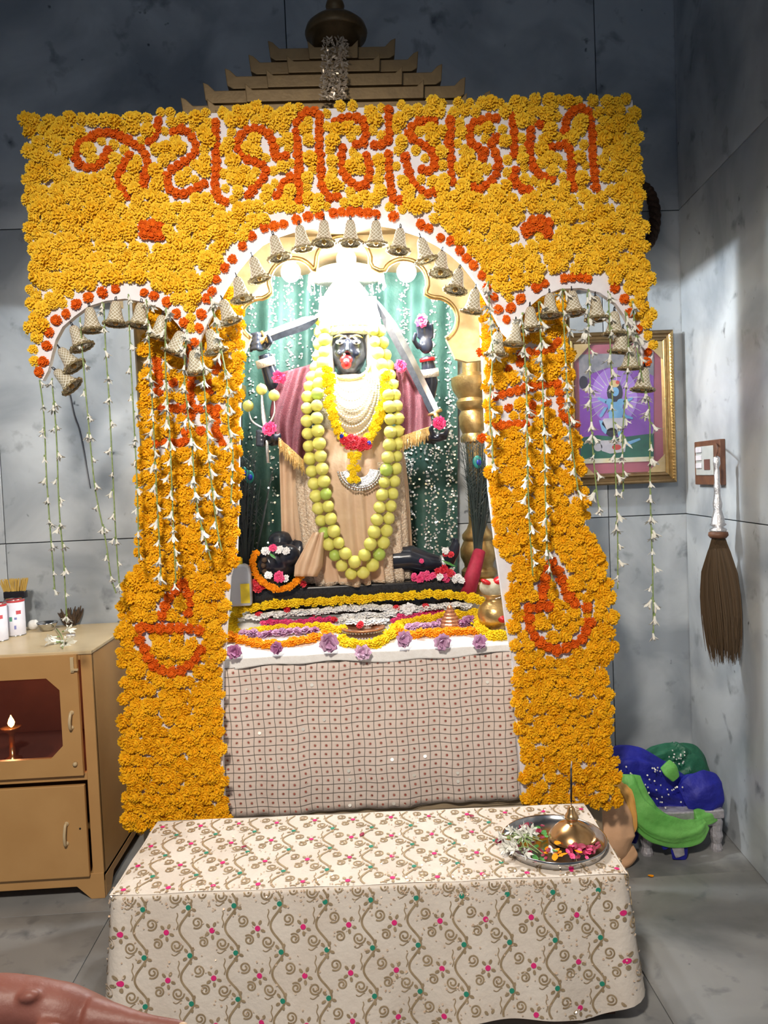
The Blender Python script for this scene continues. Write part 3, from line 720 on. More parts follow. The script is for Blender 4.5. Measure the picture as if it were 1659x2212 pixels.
# upper left arm (raised fist)
limb([S(690,845,.02), S(640,850,0), S(604,848,-.03)], [.045,.040,.034]); limb([S(604,850,-.03), S(590,825,-.05), S(578,790,-.06), S(570,765,-.07)], [.034,.034,.028,.024])
b.ell(S(562,742,-.075), (.030,.026,.032), 12, 8)
for k in range(4):
    xx = 541 + k*4; yy = 757 - k*10
    limb([S(566,yy-4,-.088), S(555,yy-6,-.118), S(543,yy-3,-.115), S(542,yy+2,-.095)], [.0095,.009,.0085,.008], 8)
limb([S(575,752,-.08), S(585,738,-.105), S(578,722,-.115)], [.011,.010,.008], 8)
# upper right arm (raised palm with flower)
limb([S(830,845,.02), S(880,855,0), S(922,858,-.03)], [.045,.040,.034]); limb([S(922,858,-.03), S(928,825,-.045), S(926,795,-.055), S(922,770,-.06)], [.034,.034,.029,.023])
b.ell(S(920,745,-.065), (.030,.016,.036), 12, 8)
for k, (dx, L_) in enumerate(((-12,34),(-3,42),(6,40),(14,32))):
    limb([S(918+dx,730,-.065), S(917+dx*1.15,730-L_*.5,-.070), S(915+dx*1.2,730-L_,-.085)], [.0095,.0088,.0070], 8)
limb([S(905,752,-.07), S(894,735,-.09), S(898,718,-.10)], [.011,.010,.008], 8)
# lower left arm with trident
limb([S(690,870,-.02), S(640,905,-.06), S(620,930,-.10)], [.040,.036,.032]); limb([S(620,930,-.10), S(598,948,-.15), S(584,952,-.18)], [.032,.026,.022])
b.ell(S(576,946,-.195), (.030,.028,.024), 12, 8)
for k in range(4):
    yy = 962 - k*9
    limb([S(570,yy,-.18), S(557,yy-4,-.205), S(556,yy-2,-.232), S(570,yy,-.236)], [.0095,.009,.0085,.008], 8)
limb([S(586,938,-.20), S(588,925,-.225), S(578,920,-.235)], [.011,.010,.008], 8)
# lower right arm with bowl
limb([S(830,870,-.02), S(880,905,-.06), S(905,930,-.10)], [.040,.036,.032]); limb([S(905,930,-.10), S(925,944,-.15), S(938,948,-.18)], [.032,.026,.022])
b.ell(S(944,946,-.195), (.034,.032,.016), 12, 8)
for k in range(4):
    limb([S(950,948-k*3,-.19-.012*k), S(962,946-k*3,-.205-.012*k), S(968,930-k*2,-.21-.012*k)], [.0095,.009,.0075], 8)
limb([S(935,940,-.21), S(930,926,-.23), S(936,918,-.235)], [.011,.010,.008], 8)
body = b.build('body', 'black_stone', idol, smooth=True); remesh(body, .0048, 3)
# face
for sx in (-1, 1):
    ex, ey = 752+sx*18, 739
    e = MB().ell(S(ex, ey, -.0925), (.0165,.009,.0095), 12, 8).build('eye', 'eye_white', idol, smooth=True)
    MB().ell(S(ex, ey, -.1005), (.006,.004,.007), 8, 6).build('pupil', 'black_plastic', e, smooth=True)
    MB().tube(spline([S(ex-14,ey-9,-.092), S(ex,ey-15,-.098), S(ex+14,ey-9,-.092)], 9), [.001,.003,.0035,.004,.004,.004,.0035,.003,.001], 6).build('eyebrow', 'gold', idol, smooth=True)
MB().ell(S(748,777,-.100), (.024,.010,.019), 14, 9).ell(S(748,786,-.098), (.020,.012,.020), 12, 8).build('mouth', 'red_paint', idol, smooth=True)
MB().tube(spline([S(752+46*math.cos(a), 790+28*math.sin(a), -.085-.02*math.sin(a)) for a in [PI*q/14 for q in range(15)]], 40), .009, 8).build('collar', 'fringe_gold', idol, smooth=True)
tg = MB().tube(spline([S(748,774,-.105), S(748,783,-.118), S(748,794,-.118)], 8), [.010,.013,.014,.014,.0135,.012,.009,.004], 12, flat=.55, up=(0,-1,0)).build('tongue', 'red_paint', idol, smooth=True)
MB().ell(S(744,766,-.114), (.005,.004,.005), 8, 6).build('nose_stud', 'white_jewel', idol, smooth=True)
# crown
def cpx(y): return S(751 + (725-y)*(-.01), y)
prof = [(70,728),(74,716),(70,704),(66,690),(70,676),(62,660),(56,645),(58,636),(46,622),(34,610),(20,602),(4,596)]
b = MB(); z0 = 0
pr = [(w_*SS*.82, S(751, y).z) for w_, y in prof]
cc = S(751, 700, .0); b.lathe(pr, (cc.x, cc.y, 0), 36, sy=.85)
crown = b.build('crown', 'white_jewel', idol, smooth=True)
b = MB()
for k in range(15):
    a = PI + PI*k/14; r = .118
    b.ell((cc.x + r*math.cos(a), cc.y + r*.85*math.sin(a), S(751,722).z), .0095, 8, 6)
    b.lathe([(.012,0),(.010,.02),(.001,.05)], (cc.x + r*.97*math.cos(a), cc.y + r*.83*math.sin(a), S(751,712).z), 6)
b.build('crown_jewels', 'pearl', crown, smooth=True)
# white veil at both sides of the head and white blouse
def veil(x0, x1, xx0, xx1, y0, y1, d0, d1):
    def fn(u, v):
        x = (x0 + (x1-x0)*u)*(1-v) + (xx0 + (xx1-xx0)*u)*v
        return S(x, y0 + (y1-y0)*v, d0*(1-v) + d1*v - .03*math.sin(u*PI) + .012*math.sin(u*19+v*2))
    return fn
for nm, f_ in (('veil', veil(692,724,672,722,640,830,.0,-.06)), ('veil', veil(780,812,796,846,640,830,.0,-.06))):
    MB().grid(f_, 16, 14).build(nm, 'white_cloth', idol, smooth=True, solid=.004)
bl = MB().ell(S(758,882,-.02), (80*SS,.125,72*SS), 26, 16).ell(S(757,838,-.02), (70*SS,.09,30*SS), 22, 12).build('blouse', 'white_jewel', idol, smooth=True); remesh(bl, .007, 4)
for k in range(6):
    dep = 40 + 14*k; hw = 34 + 5.5*k; y0 = 806 + 5*k
    pts = [S(758 + hw*math.cos(a), y0 + dep*math.sin(a)*1.0, -.115 - .062*math.sin(a)) for a in [PI*q/24 for q in range(25)]]
    b = MB()
    for q in resample(spline(pts, 60), .0105): b.ell(q, .0050, 6, 4)
    b.build('necklace', 'pearl' if k % 2 else 'white_jewel', idol, smooth=True)
# skirt
LV = [(905,688,836),(950,652,862),(1000,630,874),(1060,630,880),(1120,636,883),(1180,644,886),(1225,652,887),(1254,658,889)]
def lv(v):
    t = v*(len(LV)-1); i = min(int(t), len(LV)-2); u = t-i
    return [LV[i][k]*(1-u)+LV[i+1][k]*u for k in range(3)]
NS = 120
b = MB(); vs_ = []; fs = []; fm = []
for j in range(25):
    v = j/24; y, xl, xr = lv(v); c = S((xl+xr)/2, y, .02); hw = (xr-xl)/2*SS
    for i in range(NS):
        a = 2*PI*i/NS; fr = max(0, -math.sin(a))
        pleat = .010*v*math.sin(a*26)*(.35+fr) + .006*math.sin(a*11+1)*v
        if abs(a-1.5*PI) < .35: pleat += .010*v*math.cos((a-1.5*PI)*34)
        r = 1 + pleat/hw*1.6
        vs_.append((c.x + hw*math.cos(a)*r, c.y + hw*.66*math.sin(a)*r, c.z + (.006*math.sin(a*9) if j == 24 else 0)))
for j in range(24):
    for i in range(NS):
        fs.append((j*NS+i, j*NS+(i+1)%NS, (j+1)*NS+(i+1)%NS, (j+1)*NS+i)); ph = (i+.5)/NS*360
        fm.append(1 if (205 < ph < 238 and j > 5) or (300 < ph < 345 and j > 6) or j > 22 else 0)
b.v = [Vector(q) for q in vs_]; b.f = fs; b.m = fm
b.build('skirt', ['peach_silk', 'peach_lace'], idol, smooth=True, solid=.004)
def sidefold(u, v): return S(603 + 46*u + 6*v, 962 + 205*v + 12*u, -.03 + .014*math.sin(u*9) + .02*v)
MB().grid(sidefold, 12, 14).build('skirt_side_fold', 'peach_silk', idol, smooth=True, solid=.003)
b = MB()
def over(u, v):
    w_ = 1-.75*v
    return S(700 - 40*v + (u-.5)*100*w_, 985 + 195*v + 40*u*(1-v), -.155 - .025*math.sin(PI*u) + .02*v)
def over2(u, v):
    w_ = 1-.8*v
    return S(800 + 20*v + (u-.5)*110*w_, 960 + 130*v, -.16 - .02*math.sin(PI*u))
def bundle(u, v):   # gathered cloth at the left hem
    x = 690 - 30*v + (u-.5)*(60-44*abs(v-.75)); return S(x, 1150+95*v, -.175 - .02*math.sin(PI*u) + .012*math.sin(u*14))
MB().grid(bundle, 18, 12).build('skirt_gather', 'peach_silk', idol, smooth=True, solid=.004)
# shawl
def shawl(lp_, rp_, d0, d1, amp, ph):
    lp2 = spline([(a, b_, 0) for a, b_ in lp_], 21); rp2 = spline([(a, b_, 0) for a, b_ in rp_], 21)
    def fn(u, v):
        i = min(int(v*20+.5), 20); x = lp2[i].x*(1-u)+rp2[i].x*u; y = lp2[i].y*(1-u)+rp2[i].y*u
        return S(x, y, d0*(1-v)+d1*v - .035*math.sin(PI*u) + amp*math.sin(u*17+v*5+ph))
    return fn
fL = shawl([(604,806),(592,850),(584,900),(602,952)], [(676,786),(670,850),(664,930),(656,1002)], -.05, -.17, .011, 0)
fR = shawl([(846,790),(852,850),(856,905),(860,952)], [(893,798),(916,836),(928,890),(936,926)], -.05, -.17, .010, 1)
for nm, f_ in (('left', fL), ('right', fR)):
    sw = MB().grid(f_, 28, 20).build('shawl', 'maroon_net', idol, smooth=True, solid=.003)
    b = MB()
    for k in range(46):
        u = (k+.5)/46; p = f_(u, 1.0); L_ = U(.030,.048); q = Vector((U(-.010,.010), U(-.008,0), -L_))
        b.tube([p + Vector((0,0,.012)), p + q*.5 + Vector((U(-.003,.003),-.004,0)), p + q], [.0042,.0036,.0016], 4)
    b.build('fringe', 'fringe_gold', sw)
# bracelets
def ring(name, c, d, r, h, matn, parent=idol):
    return MB().lathe([(r*.92,-h),(r*1.04,-h),(r*1.08,0),(r*1.04,h),(r*.92,h)], c, 20, rotm(d)).build(name, matn, parent, smooth=True)
ring('bracelet', S(574,783,-.062), S(570,765,-.07)-S(580,795,-.06), .036, .016, 'white_jewel')
ring('bracelet', S(926,806,-.052), S(924,780,-.06)-S(928,815,-.05), .038, .016, 'white_jewel')
ring('red_band', S(923,777,-.058), S(922,765,-.06)-S(926,795,-.055), .029, .007, 'red_paint')

# swords, trident, parasol
def blade(name, pts, ws, d, matn, lab, cat, hilt):
    t = thing(name, lab, cat, S(*pts[0], d))
    path = spline([S(x, y, d) for x, y in pts], 16); n = len(path); b = MB(); vs_ = []
    for i, p in enumerate(path):
        tg_ = (path[min(i+1,n-1)] - path[max(i-1,0)]).normalized(); nr = tg_.cross(Vector((0,1,0))).normalized()
        wv = ws[0] + (ws[1]-ws[0])*i/(n-1); wv *= (1 if i < n-4 else (n-1-i)/4+.02)
        vs_ += [p + nr*wv, p + Vector((0,-.004,0)), p - nr*wv, p + Vector((0,.004,0))]
    fs = []
    for i in range(n-1):
        for k in range(4): fs.append((i*4+k, i*4+(k+1)%4, (i+1)*4+(k+1)%4, (i+1)*4+k))
    b.add(vs_, fs + [(0,1,2,3)]); b.build('blade', matn, t)
    a, c = S(*hilt[0], d), S(*hilt[1], d)
    MB().tube([a, (a+c)/2, c], [.010,.013,.010], 10).ell(a, .017, 10, 7).build('grip', 'gold', t, smooth=True)
    g = (c-a).normalized().cross(Vector((0,1,0)))
    MB().tube([c - g*.030, c, c + g*.030], [.006,.009,.006], 8).build('guard', 'gold', t, smooth=True)
blade('curved_sword', [(574,730),(610,716),(650,702),(692,684)], (.022,.026), -.10, 'steel', 'curved sword held out sideways by the raised left fist of the idol', 'sword', [(548,748),(574,730)])
blade('long_sword', [(940,893),(912,835),(880,770),(842,700),(806,640)], (.020,.025), -.13, 'steel', 'long straight sword slanting from the crown down to the right hand bowl', 'sword', [(948,914),(939,892)])
t = thing('trident', 'silver trident with three limes on its prongs in the lower left hand', 'trident', S(577,980,-.21))
b = MB()
b.tube([S(579,1000,-.21), S(574,925,-.215)], .006, 8)
for tip, mid in (((565,846),(568,890)), ((592,860),(592,895)), ((537,884),(545,910))): b.tube(spline([S(574,928,-.215), S(*mid,-.215), S(*tip,-.215)], 10), [.006,.0085,.009,.009,.008,.007,.006,.005,.004,.003], 8, flat=.5)
b.build('prongs', 'silver', t, smooth=True)
def lime_mesh(m):
    b = MB(); b.lathe([(.002,-1.08),(.13,-1.05),(.30,-.96),(.62,-.78),(.87,-.48),(.99,-.1),(.97,.22),(.82,.56),(.55,.83),(.25,.97),(.10,1.05),(.04,1.12)], n=14)
    return meshdata(b, 'lime', [m], True)
LM = lime_mesh('lime'); LG = lime_mesh('lime_green')
for tip in ((565,841),(592,854),(536,877)): inst('lime', LM, t, S(*tip,-.215), towards((U(-.5,.5),-.3,1)), .021)
t = thing('ceremonial_parasol', 'small silver parasol with hanging beads above the idol crown', 'parasol', S(748,600,-.03))
pc = S(748,600,-.03)
MB().lathe([(.150,0),(.148,.010),(.11,.030),(.06,.045),(.02,.055),(.012,.075),(.001,.085)], pc, 28).build('canopy', 'white_jewel', t, smooth=True)
for k in range(24):
    a = 2*PI*k/24
    MB().tube([pc + Vector((.148*math.cos(a), .148*math.sin(a), 0)), pc + Vector((.150*math.cos(a), .150*math.sin(a), -.028))], .0022, 5).ell(pc + Vector((.150*math.cos(a), .150*math.sin(a), -.036)), (.006,.006,.010), 8, 6).build('bead_drop', 'silver', t, smooth=True)
MB().tube([pc + Vector((0,.02,.06)), pc + Vector((0,.24,.10))], .006, 8).build('rod', 'silver', t, smooth=True)

# lime garland
t = thing('lime_garland', 'long double-strand garland of yellow limes hanging around the idol', 'garland', S(765,1240,-.18))
outer_ = [(692,690),(690,730),(684,790),(668,835),(663,880),(664,925),(668,980),(677,1040),(687,1095),(700,1150),(718,1190),(738,1222),(766,1242),(798,1228),(820,1196),(834,1150),(843,1100),(851,1045),(857,990),(860,930),(857,880),(848,830),(836,780),(822,720),(816,690)]
inner_ = [(701,706),(700,760),(692,810),(686,850),(684,895),(688,945),(694,1000),(702,1055),(711,1105),(722,1150),(742,1190),(768,1214),(792,1192),(808,1150),(818,1105),(828,1055),(836,1005),(842,955),(843,905),(838,850),(828,800),(812,750),(806,710)]
for l, st, dd in ((outer_, .0475, -.170), (inner_, .0475, -.200)):
    path = spline([S(x, y, dd + (.10 if y < 780 else .10*max(0, (870-y)/90) if y < 870 else 0)) for x, y in l], 160)
    for q in resample(path, st):
        r = U(.0225,.0262); inst('lime', LG if R() < .06 else LM, t, q, towards((U(-1,1),U(-1,.3),U(-1,1))), (r, r, r*U(.95,1.05)))
# marigold garland with roses and silver crescent
t = thing('marigold_garland', 'yellow marigold garland with red roses lying on the white chest of the idol', 'garland', S(765,1000,-.17))
for off in (0, 12):
    path = spline([S(x + (off if x > 765 else -off)*-.6, y, -.168) for x, y in ((706,800),(708,850),(716,900),(735,942),(765,968),(800,945),(824,900),(834,850),(836,800))], 70)
    for q in resample(path, .026): inst('yellow_marigold', random.choice(FL), t, q + Vector((U(-.005,.005),U(-.01,0),U(-.005,.005))), face_rot(.5), U(.015,.021))
for x, y in ((758,984),(772,984),(764,996),(758,1010),(772,1012),(763,1024),(770,1036),(757,1036)): inst('yellow_marigold', random.choice(FL), t, S(x, y, -.185), face_rot(.5), U(.015,.019))
def rose(seed, m='rose_red'):
    return meshdata(flower([(6,.2,1.0,-.1,.15,.48),(5,.15,.75,.0,.42,.42),(4,.08,.42,.1,.62,.30)], seed, .35, .5), 'rose', [m])
RR = [rose(k) for k in range(3)]; RPK = [rose(k+5, 'pink_petal') for k in range(3)]; RW = [rose(k+9, 'white_petal') for k in range(3)]; RDK = [rose(k+20, 'rose_dark') for k in range(2)]
for x, y in ((744,952),(757,948),(770,950),(784,955),(794,962),(752,962),(766,962),(780,966)): inst('red_rose', random.choice(RR), t, S(x, y, -.195), face_rot(.4), U(.015,.020))
for x, y in ((738,942),(797,957)): inst('violet_bud', meshdata(flower(BALL, 3), 'violet_bud', ['feather_blue']), t, S(x, y, -.20), face_rot(.3), .009)
cc2 = S(778, 1010, -.165); b = MB(); pts = []
def ang(a, r): return cc2 + Vector((r*SS*math.cos(math.radians(a)), 0, r*SS*math.sin(math.radians(a))))
arc = [ang(a, 42) for a in range(190, 351, 8)] + [ang(a, 20) for a in range(350, 189, -8)]
b.prism(arc, (0, .008, 0))
cr = b.build('silver_crescent', 'silver'); tag(cr, 'silver half-moon pendant hanging below the marigold garland', 'pendant')
b = MB()
for a in range(190, 352, 7): b.ell(ang(a, 46), .0052, 7, 5); b.ell(ang(a+3, 38) + Vector((0,-.003,0)), .004, 6, 4)
b.build('edge_beads', 'silver', cr, smooth=True)
# pink blossoms on shoulders and hands
for x, y, d, r, lab in ((603,815,-.12,.026,'bright pink flower on the left shoulder of the idol'), (868,790,-.12,.028,'bright pink flower on the right shoulder of the idol'), (582,927,-.255,.028,'bright pink flower in the lower left hand with the trident'),
                        (948,914,-.24,.026,'bright pink flower in the lower right hand above the bowl'), (910,692,-.10,.026,'bright pink flower on the fingers of the raised right hand')):
    tag(inst('pink_flower', random.choice(RPK), None, S(x, y, d), face_rot(.3), r), lab, 'flower', 'pink flowers on the idol')

# reclining figure under the skirt
rec = thing('reclining_figure', 'black stone figure lying on the plinth under the idol with garlanded head', 'idol', Vector((S(760,1262).x, 3.08, z_pl)))
b = MB()
def Q(x, y, d): return P(x, y, 3.06+d)
b.ell(Q(602,1212,-.02), (.082,.070,.070), 18, 12); b.ell(Q(570,1222,-.07), (.026,.03,.032), 10, 8); b.ell(Q(622,1200,-.06), (.05,.04,.045), 12, 8)
b.ell(Q(606,1166,.03), (.050,.045,.036), 12, 8); b.ell(Q(650,1190,.04), (.055,.06,.06), 12, 8)
b.ell(Q(700,1215,.04), (.13,.09,.07), 16, 10)
b.tube([Q(760,1215,.04), Q(830,1210,.02), Q(890,1206,0), Q(925,1216,-.01), Q(955,1218,-.01)], [.07,.062,.052,.042,.030], 14)
b.tube([Q(760,1225,.10), Q(840,1225,.10), Q(900,1222,.10), Q(950,1222,.08)], [.06,.055,.045,.03], 12)
b.tube([Q(952,1220,-.01), Q(968,1210,-.02), Q(980,1190,-.03), Q(986,1172,-.04)], [.030,.030,.024,.016], 12)
for k in range(5): b.tube([Q(984-k*2,1182,-.03+k*.011), Q(987-k*2,1170,-.045+k*.011), Q(984-k*2,1162,-.05+k*.011)], [.010,.009,.007], 6)
o = b.build('body', 'black_stone', rec, smooth=True); remesh(o, .0055, 3)
ring('anklet', Q(957,1219,-.012), Vector((1,0,.1)), .036, .008, 'silver', rec)
b = MB()
for x, y in ((571,1210),(569,1222),(572,1235),(578,1247),(586,1256)): b.ell(Q(x, y, -.10), .011, 8, 6)
b.build('bead_string', 'straw_dark', rec, smooth=True)
t = thing('orange_garland', 'orange marigold garland looped around the reclining stone head', 'garland', Q(605,1275,-.12))
path = spline([Q(x, y, -.115) for x, y in ((553,1196),(546,1215),(553,1240),(575,1262),(603,1273),(630,1264),(648,1247),(657,1232))], 70)
for q in resample(path, .0155): inst('orange_marigold', random.choice(FA), t, q, face_rot(.7), U(.014,.018))
def loose(name, mlist, x, y, Y, r, lab, cat='flower', group=None, base=(0,-1,.4)):
    return tag(inst(name, random.choice(mlist), None, P(x, y, Y), face_rot(.4, base), r), lab, cat, group)
loose('white_flower', RW, 574,1190, 2.95, .018, 'white flower at the left end of the row on the reclining head', group='white flowers on the reclining head')
loose('white_flower', RW, 603,1188, 2.95, .018, 'white flower in the middle of the row on the reclining head', group='white flowers on the reclining head')
loose('white_flower', RW, 618,1190, 2.95, .016, 'white flower at the right end of the row on the reclining head', group='white flowers on the reclining head')
loose('pink_flower', RPK, 589,1184, 2.945, .016, 'small pink flower on top of the reclining stone head')
loose('white_flower', RW, 580,1243, 2.925, .016, 'white flower left of the pink one inside the orange garland', group='white flowers in the orange garland')
loose('white_flower', RW, 617,1250, 2.925, .015, 'white flower right of the pink one inside the orange garland', group='white flowers in the orange garland')
loose('pink_flower', RPK, 603,1246, 2.92, .022, 'dusty pink flower inside the loop of the orange garland')
LEAF = MB().grid(lambda u, v: Vector(((u-.5)*.9*math.sin(PI*min(1,v*.96+.02)), -.12*abs(u-.5)+.1*v*v, v*2)), 6, 8)
LEAFM = meshdata(LEAF, 'leaf', ['leaf_green'], True)
def leaf(x, y, Y, d, s, lab): return tag(inst('leaf', LEAFM, None, P(x, y, Y), towards(d, U(-.3,.3)), s), lab, 'leaf')
leaf(583,1194,2.935,(.6,-.5,-.6),.018,'green leaf below the pink flower on the reclining head')
leaf(955,1209,2.975,(.8,-.35,-.45),.030,'large green leaf beside the stone foot')
for i, (x, y, r) in enumerate(((545,1266,.018),(556,1270,.020),(566,1266,.018),(552,1258,.016))):
    loose('red_rose', RR, x, y, 2.965, r, 'dark red rose in the cluster left of the orange garland', group='red roses left of the orange garland')
loose('red_rose', RR, 655,1262, 2.965, .014, 'lone red rose on the plinth right of the orange garland')
for i in range(22):
    loose('pink_rose', RPK, U(893,985), U(1238,1252), 2.99-U(0,.02), U(.010,.016), 'bright pink rose in the heap on the plinth below the stone leg', group='pink roses heaped on the plinth')
for i, (x, y, r) in enumerate(((946,1236,.018),(958,1230,.02),(972,1238,.016),(962,1196,.012),(974,1198,.013))):
    loose('red_rose', RR, x, y, 2.97, r, 'deep red rose in the pink heap by the stone foot' if i < 3 else 'deep red rose on top of the stone ankle', group='red roses at the stone foot' if i < 3 else 'red roses on the ankle')
for i, (x, y) in enumerate(((990,1246),(982,1252),(996,1254),(950,1246))):
    loose('white_flower', RW, x, y, 2.96, .015, 'white flower at the right end of the pink rose heap', group='white flowers by the pink heap')
loose('white_flower', RW, 962,1190, 2.965, .016, 'white flower on top of the stone foot')
loose('pink_flower', RPK, 911,1212, 2.985, .010, 'tiny pink flower stuck on the black stone leg')
# ------------------------------------------------------------------ altar: cloth and offerings
SLP = (1.005-.892)/(3.08-2.735)
def PA(px, py, h=0.0):
    d = ray(px, py); c0 = .892 + h - SLP*2.735
    t_ = (c0 + SLP*EYE.y - EYE.z)/(d.z - SLP*d.y); p = EYE + d*t_
    if p.y > 2.945: p = P(px, py, 2.945 + U(-.006,.006))
    return p
ac = thing('altar_cloth', 'cream checked cloth with red-brown sequin dots hanging over the altar front', 'cloth', (.035, 2.70, .335))
AX0, AX1, AZ0, AZ1 = -.505, .585, .325, .862
def afold(x, z): return 2.716 + .0045*math.sin(x*31+.6) + .003*math.sin(x*67+z*4) - .006*(1-(z-AZ0)/(AZ1-AZ0))*math.sin(x*17)
def acl(u, v): x = AX0+(AX1-AX0)*u; z = AZ0+(AZ1-AZ0)*v + .012*(u-.5); return Vector((x, afold(x, z), z))
MB().grid(acl, 90, 24).build('checked_panel', 'check_cloth', ac, smooth=True, solid=.002)
b = MB(); nc, nr = 28, 17
def rib(b, pts, w_, nrm=Vector((0,-1,0)), m=0):
    n = len(pts); vs_ = []
    for i, p in enumerate(pts):
        t_ = (pts[min(i+1,n-1)]-pts[max(i-1,0)]).normalized(); s_ = t_.cross(nrm).normalized()*w_
        vs_ += [p+s_, p-s_]
    b.add(vs_, [(2*i, 2*i+1, 2*i+3, 2*i+2) for i in range(n-1)], m)
def wob(u, v): return u + .0018*math.sin(v*23+u*9), v + .0035*math.sin(u*19+v*5) + .002*math.sin(u*47)
for i in range(nc+1):
    rib(b, [acl(*wob(i/nc, j/30)) + Vector((0,-.0022,0)) for j in range(31)], .0011)
for j in range(nr+1):
    rib(b, [acl(*wob(i/80, j/nr)) + Vector((0,-.0022,0)) for i in range(81)], .0012)
b.build('check_lines', 'check_line', ac)['kind'] = 'stuff'
b = MB(); b2 = MB(); b3 = MB(); FR = rotm((0,-1,0))
for i in range(nc):
    for j in range(nr):
        u, v = wob((i+.5)/nc, (j+.5)/nr); p = acl(u, v) + Vector((0,-.0026,0))
        if R() < .045: disc(b3, p + Vector((0,-.001,0)), rotm((U(-.4,.4),-1,U(-.1,.8))), .0062, 8)
        else:
            disc(b2, p, FR, .0062, 9); disc(b, p + Vector((.0006,-.0008,0)), rotm((U(-.3,.3),-1,U(-.3,.3))), .0042, 7)
b2.build('sequin_rings', 'check_ring', ac)['kind'] = 'stuff'
b.build('sequin_dots', 'check_dot', ac)['kind'] = 'stuff'
b3.build('loose_sequins', 'sequin', ac)['kind'] = 'stuff'
def wband(u, v):
    x = AX0-.01+(AX1-AX0+.02)*u
    if v < .5:
        y = 3.06 - (3.06-2.712)*(v/.5); return Vector((x, y, .892+SLP*(y-2.735)+.004+.002*math.sin(x*40)))
    d = (v-.5)/.5; return Vector((x, 2.709 + .003*math.sin(x*37), .892 - d*(.034+.006*math.sin(x*9)+.004*math.sin(x*23))))
MB().grid(wband, 80, 12).build('white_top_cloth', 'white_cloth', ac, smooth=True, solid=.002)
def jas(seed): return meshdata(flower([(6,.10,1.0,.0,.14,.42),(5,.05,.62,.10,.28,.34)], seed, .25, .3), 'white_blossom', ['white_petal'])
RWF = [jas(k) for k in range(3)]
def row(name, label, cat, pts, meshes, part, step, r0, r1, h=.012, jit=.006, tilt=.6, base=(0,-.5,1.1)):
    path = [PA(x, y, h) for x, y in pts]; path = spline(path, 80)
    t = thing(name, label, cat, path[len(path)//2])
    for q in resample(path, step):
        inst(part, random.choice(meshes), t, q + Vector((U(-jit,jit), U(-jit,jit), U(-jit*.5,jit))), face_rot(tilt, base), U(r0, r1)*1.22)
    return t
row('marigold_garland', 'yellow marigold garland along the back edge of the altar below the black plinth', 'garland', [(512,1322),(560,1312),(620,1306),(700,1300),(800,1294),(900,1288),(960,1286),(1030,1296),(1048,1312)], FL, 'yellow_marigold', .0165, .015, .020)
row('marigold_garland', 'yellow marigold garland down the left side of the altar top', 'garland', [(514,1324),(504,1340),(500,1358),(506,1372)], FL, 'yellow_marigold', .012, .016, .021)
row('marigold_garland', 'yellow marigold garland across the left middle of the altar top', 'garland', [(515,1368),(560,1364),(620,1358),(690,1356),(740,1362)], FL, 'yellow_marigold', .0155, .014, .019)
row('marigold_garland', 'yellow marigold garland bulging over the front edge below the copper dish', 'garland', [(735,1380),(760,1392),(800,1394),(830,1384),(850,1370),(862,1358)], FL, 'yellow_marigold', .0125, .017, .022)
row('marigold_garland', 'yellow marigold garland across the right middle of the altar top', 'garland', [(850,1356),(880,1346),(920,1338),(970,1332),(1020,1328),(1050,1318)], FL, 'yellow_marigold', .0135, .014, .019)
row('marigold_garland', 'thick yellow marigold garland at the right end beneath the gold pot', 'garland', [(1036,1330),(1034,1350),(1044,1368),(1070,1376),(1095,1374)], FL, 'yellow_marigold', .011, .018, .023)
row('orange_garland', 'orange marigold garland along the left front edge of the altar', 'garland', [(495,1378),(530,1386),(580,1394),(630,1390),(680,1380),(715,1370)], FA, 'orange_marigold', .0145, .015, .020)
row('orange_garland', 'orange marigold garland along the right front edge of the altar', 'garland', [(858,1368),(900,1372),(950,1368),(1000,1366),(1035,1366)], FA, 'orange_marigold', .013, .016, .021)
row('white_flower_garland', 'white flower garland on the left half of the altar top', 'garland', [(526,1335),(560,1332),(620,1328),(690,1322),(740,1318)], RWF, 'white_blossom', .0095, .016, .021, h=.018, base=(0,-.3,1.2))
row('white_flower_garland', 'white flower garland on the right half of the altar top', 'garland', [(860,1318),(900,1316),(950,1312),(1000,1308),(1015,1312)], RWF, 'white_blossom', .0095, .016, .021, h=.018, base=(0,-.3,1.2))
row('white_flower_garland', 'heap of white flowers in the middle of the altar behind the copper dish', 'garland', [(740,1318),(790,1312),(850,1318),(840,1330),(790,1332),(745,1335),(760,1346),(830,1344)], RWF, 'white_blossom', .009, .016, .021, h=.022, base=(0,-.3,1.2))
row('pink_petal_row', 'bright pink petal row on the left of the altar top', 'petals', [(572,1348),(620,1346),(680,1342),(722,1340)], RPK, 'pink_petal', .010, .010, .014)
row('pink_petal_row', 'bright pink petal row on the right of the altar top', 'petals', [(850,1340),(870,1334),(910,1328),(960,1324)], RPK, 'pink_petal', .010, .010, .014)
def lilac(seed, m): return meshdata(flower([(5,.15,1.0,-.1,.35,.55),(4,.1,.8,.05,.75,.5),(3,.05,.5,.2,.95,.38)], seed, .25, .35), 'lilac_flower', [m])
LI = [lilac(k, 'lilac_petal') for k in range(3)] + [lilac(7, 'lilac_deep')]
row('lilac_petal_row', 'scattered lilac petals on the left of the altar top', 'petals', [(528,1374),(580,1372),(640,1368),(690,1364)], LI, 'lilac_petal', .019, .013, .018)
row('lilac_petal_row', 'scattered lilac petals right of the small clay cone', 'petals', [(990,1352),(1010,1346),(1030,1346)], LI, 'lilac_petal', .014, .015, .020)
row('lilac_petal_row', 'scattered lilac petals left of the small clay cone', 'petals', [(886,1358),(910,1358),(940,1352),(955,1346)], LI, 'lilac_petal', .015, .013, .018)
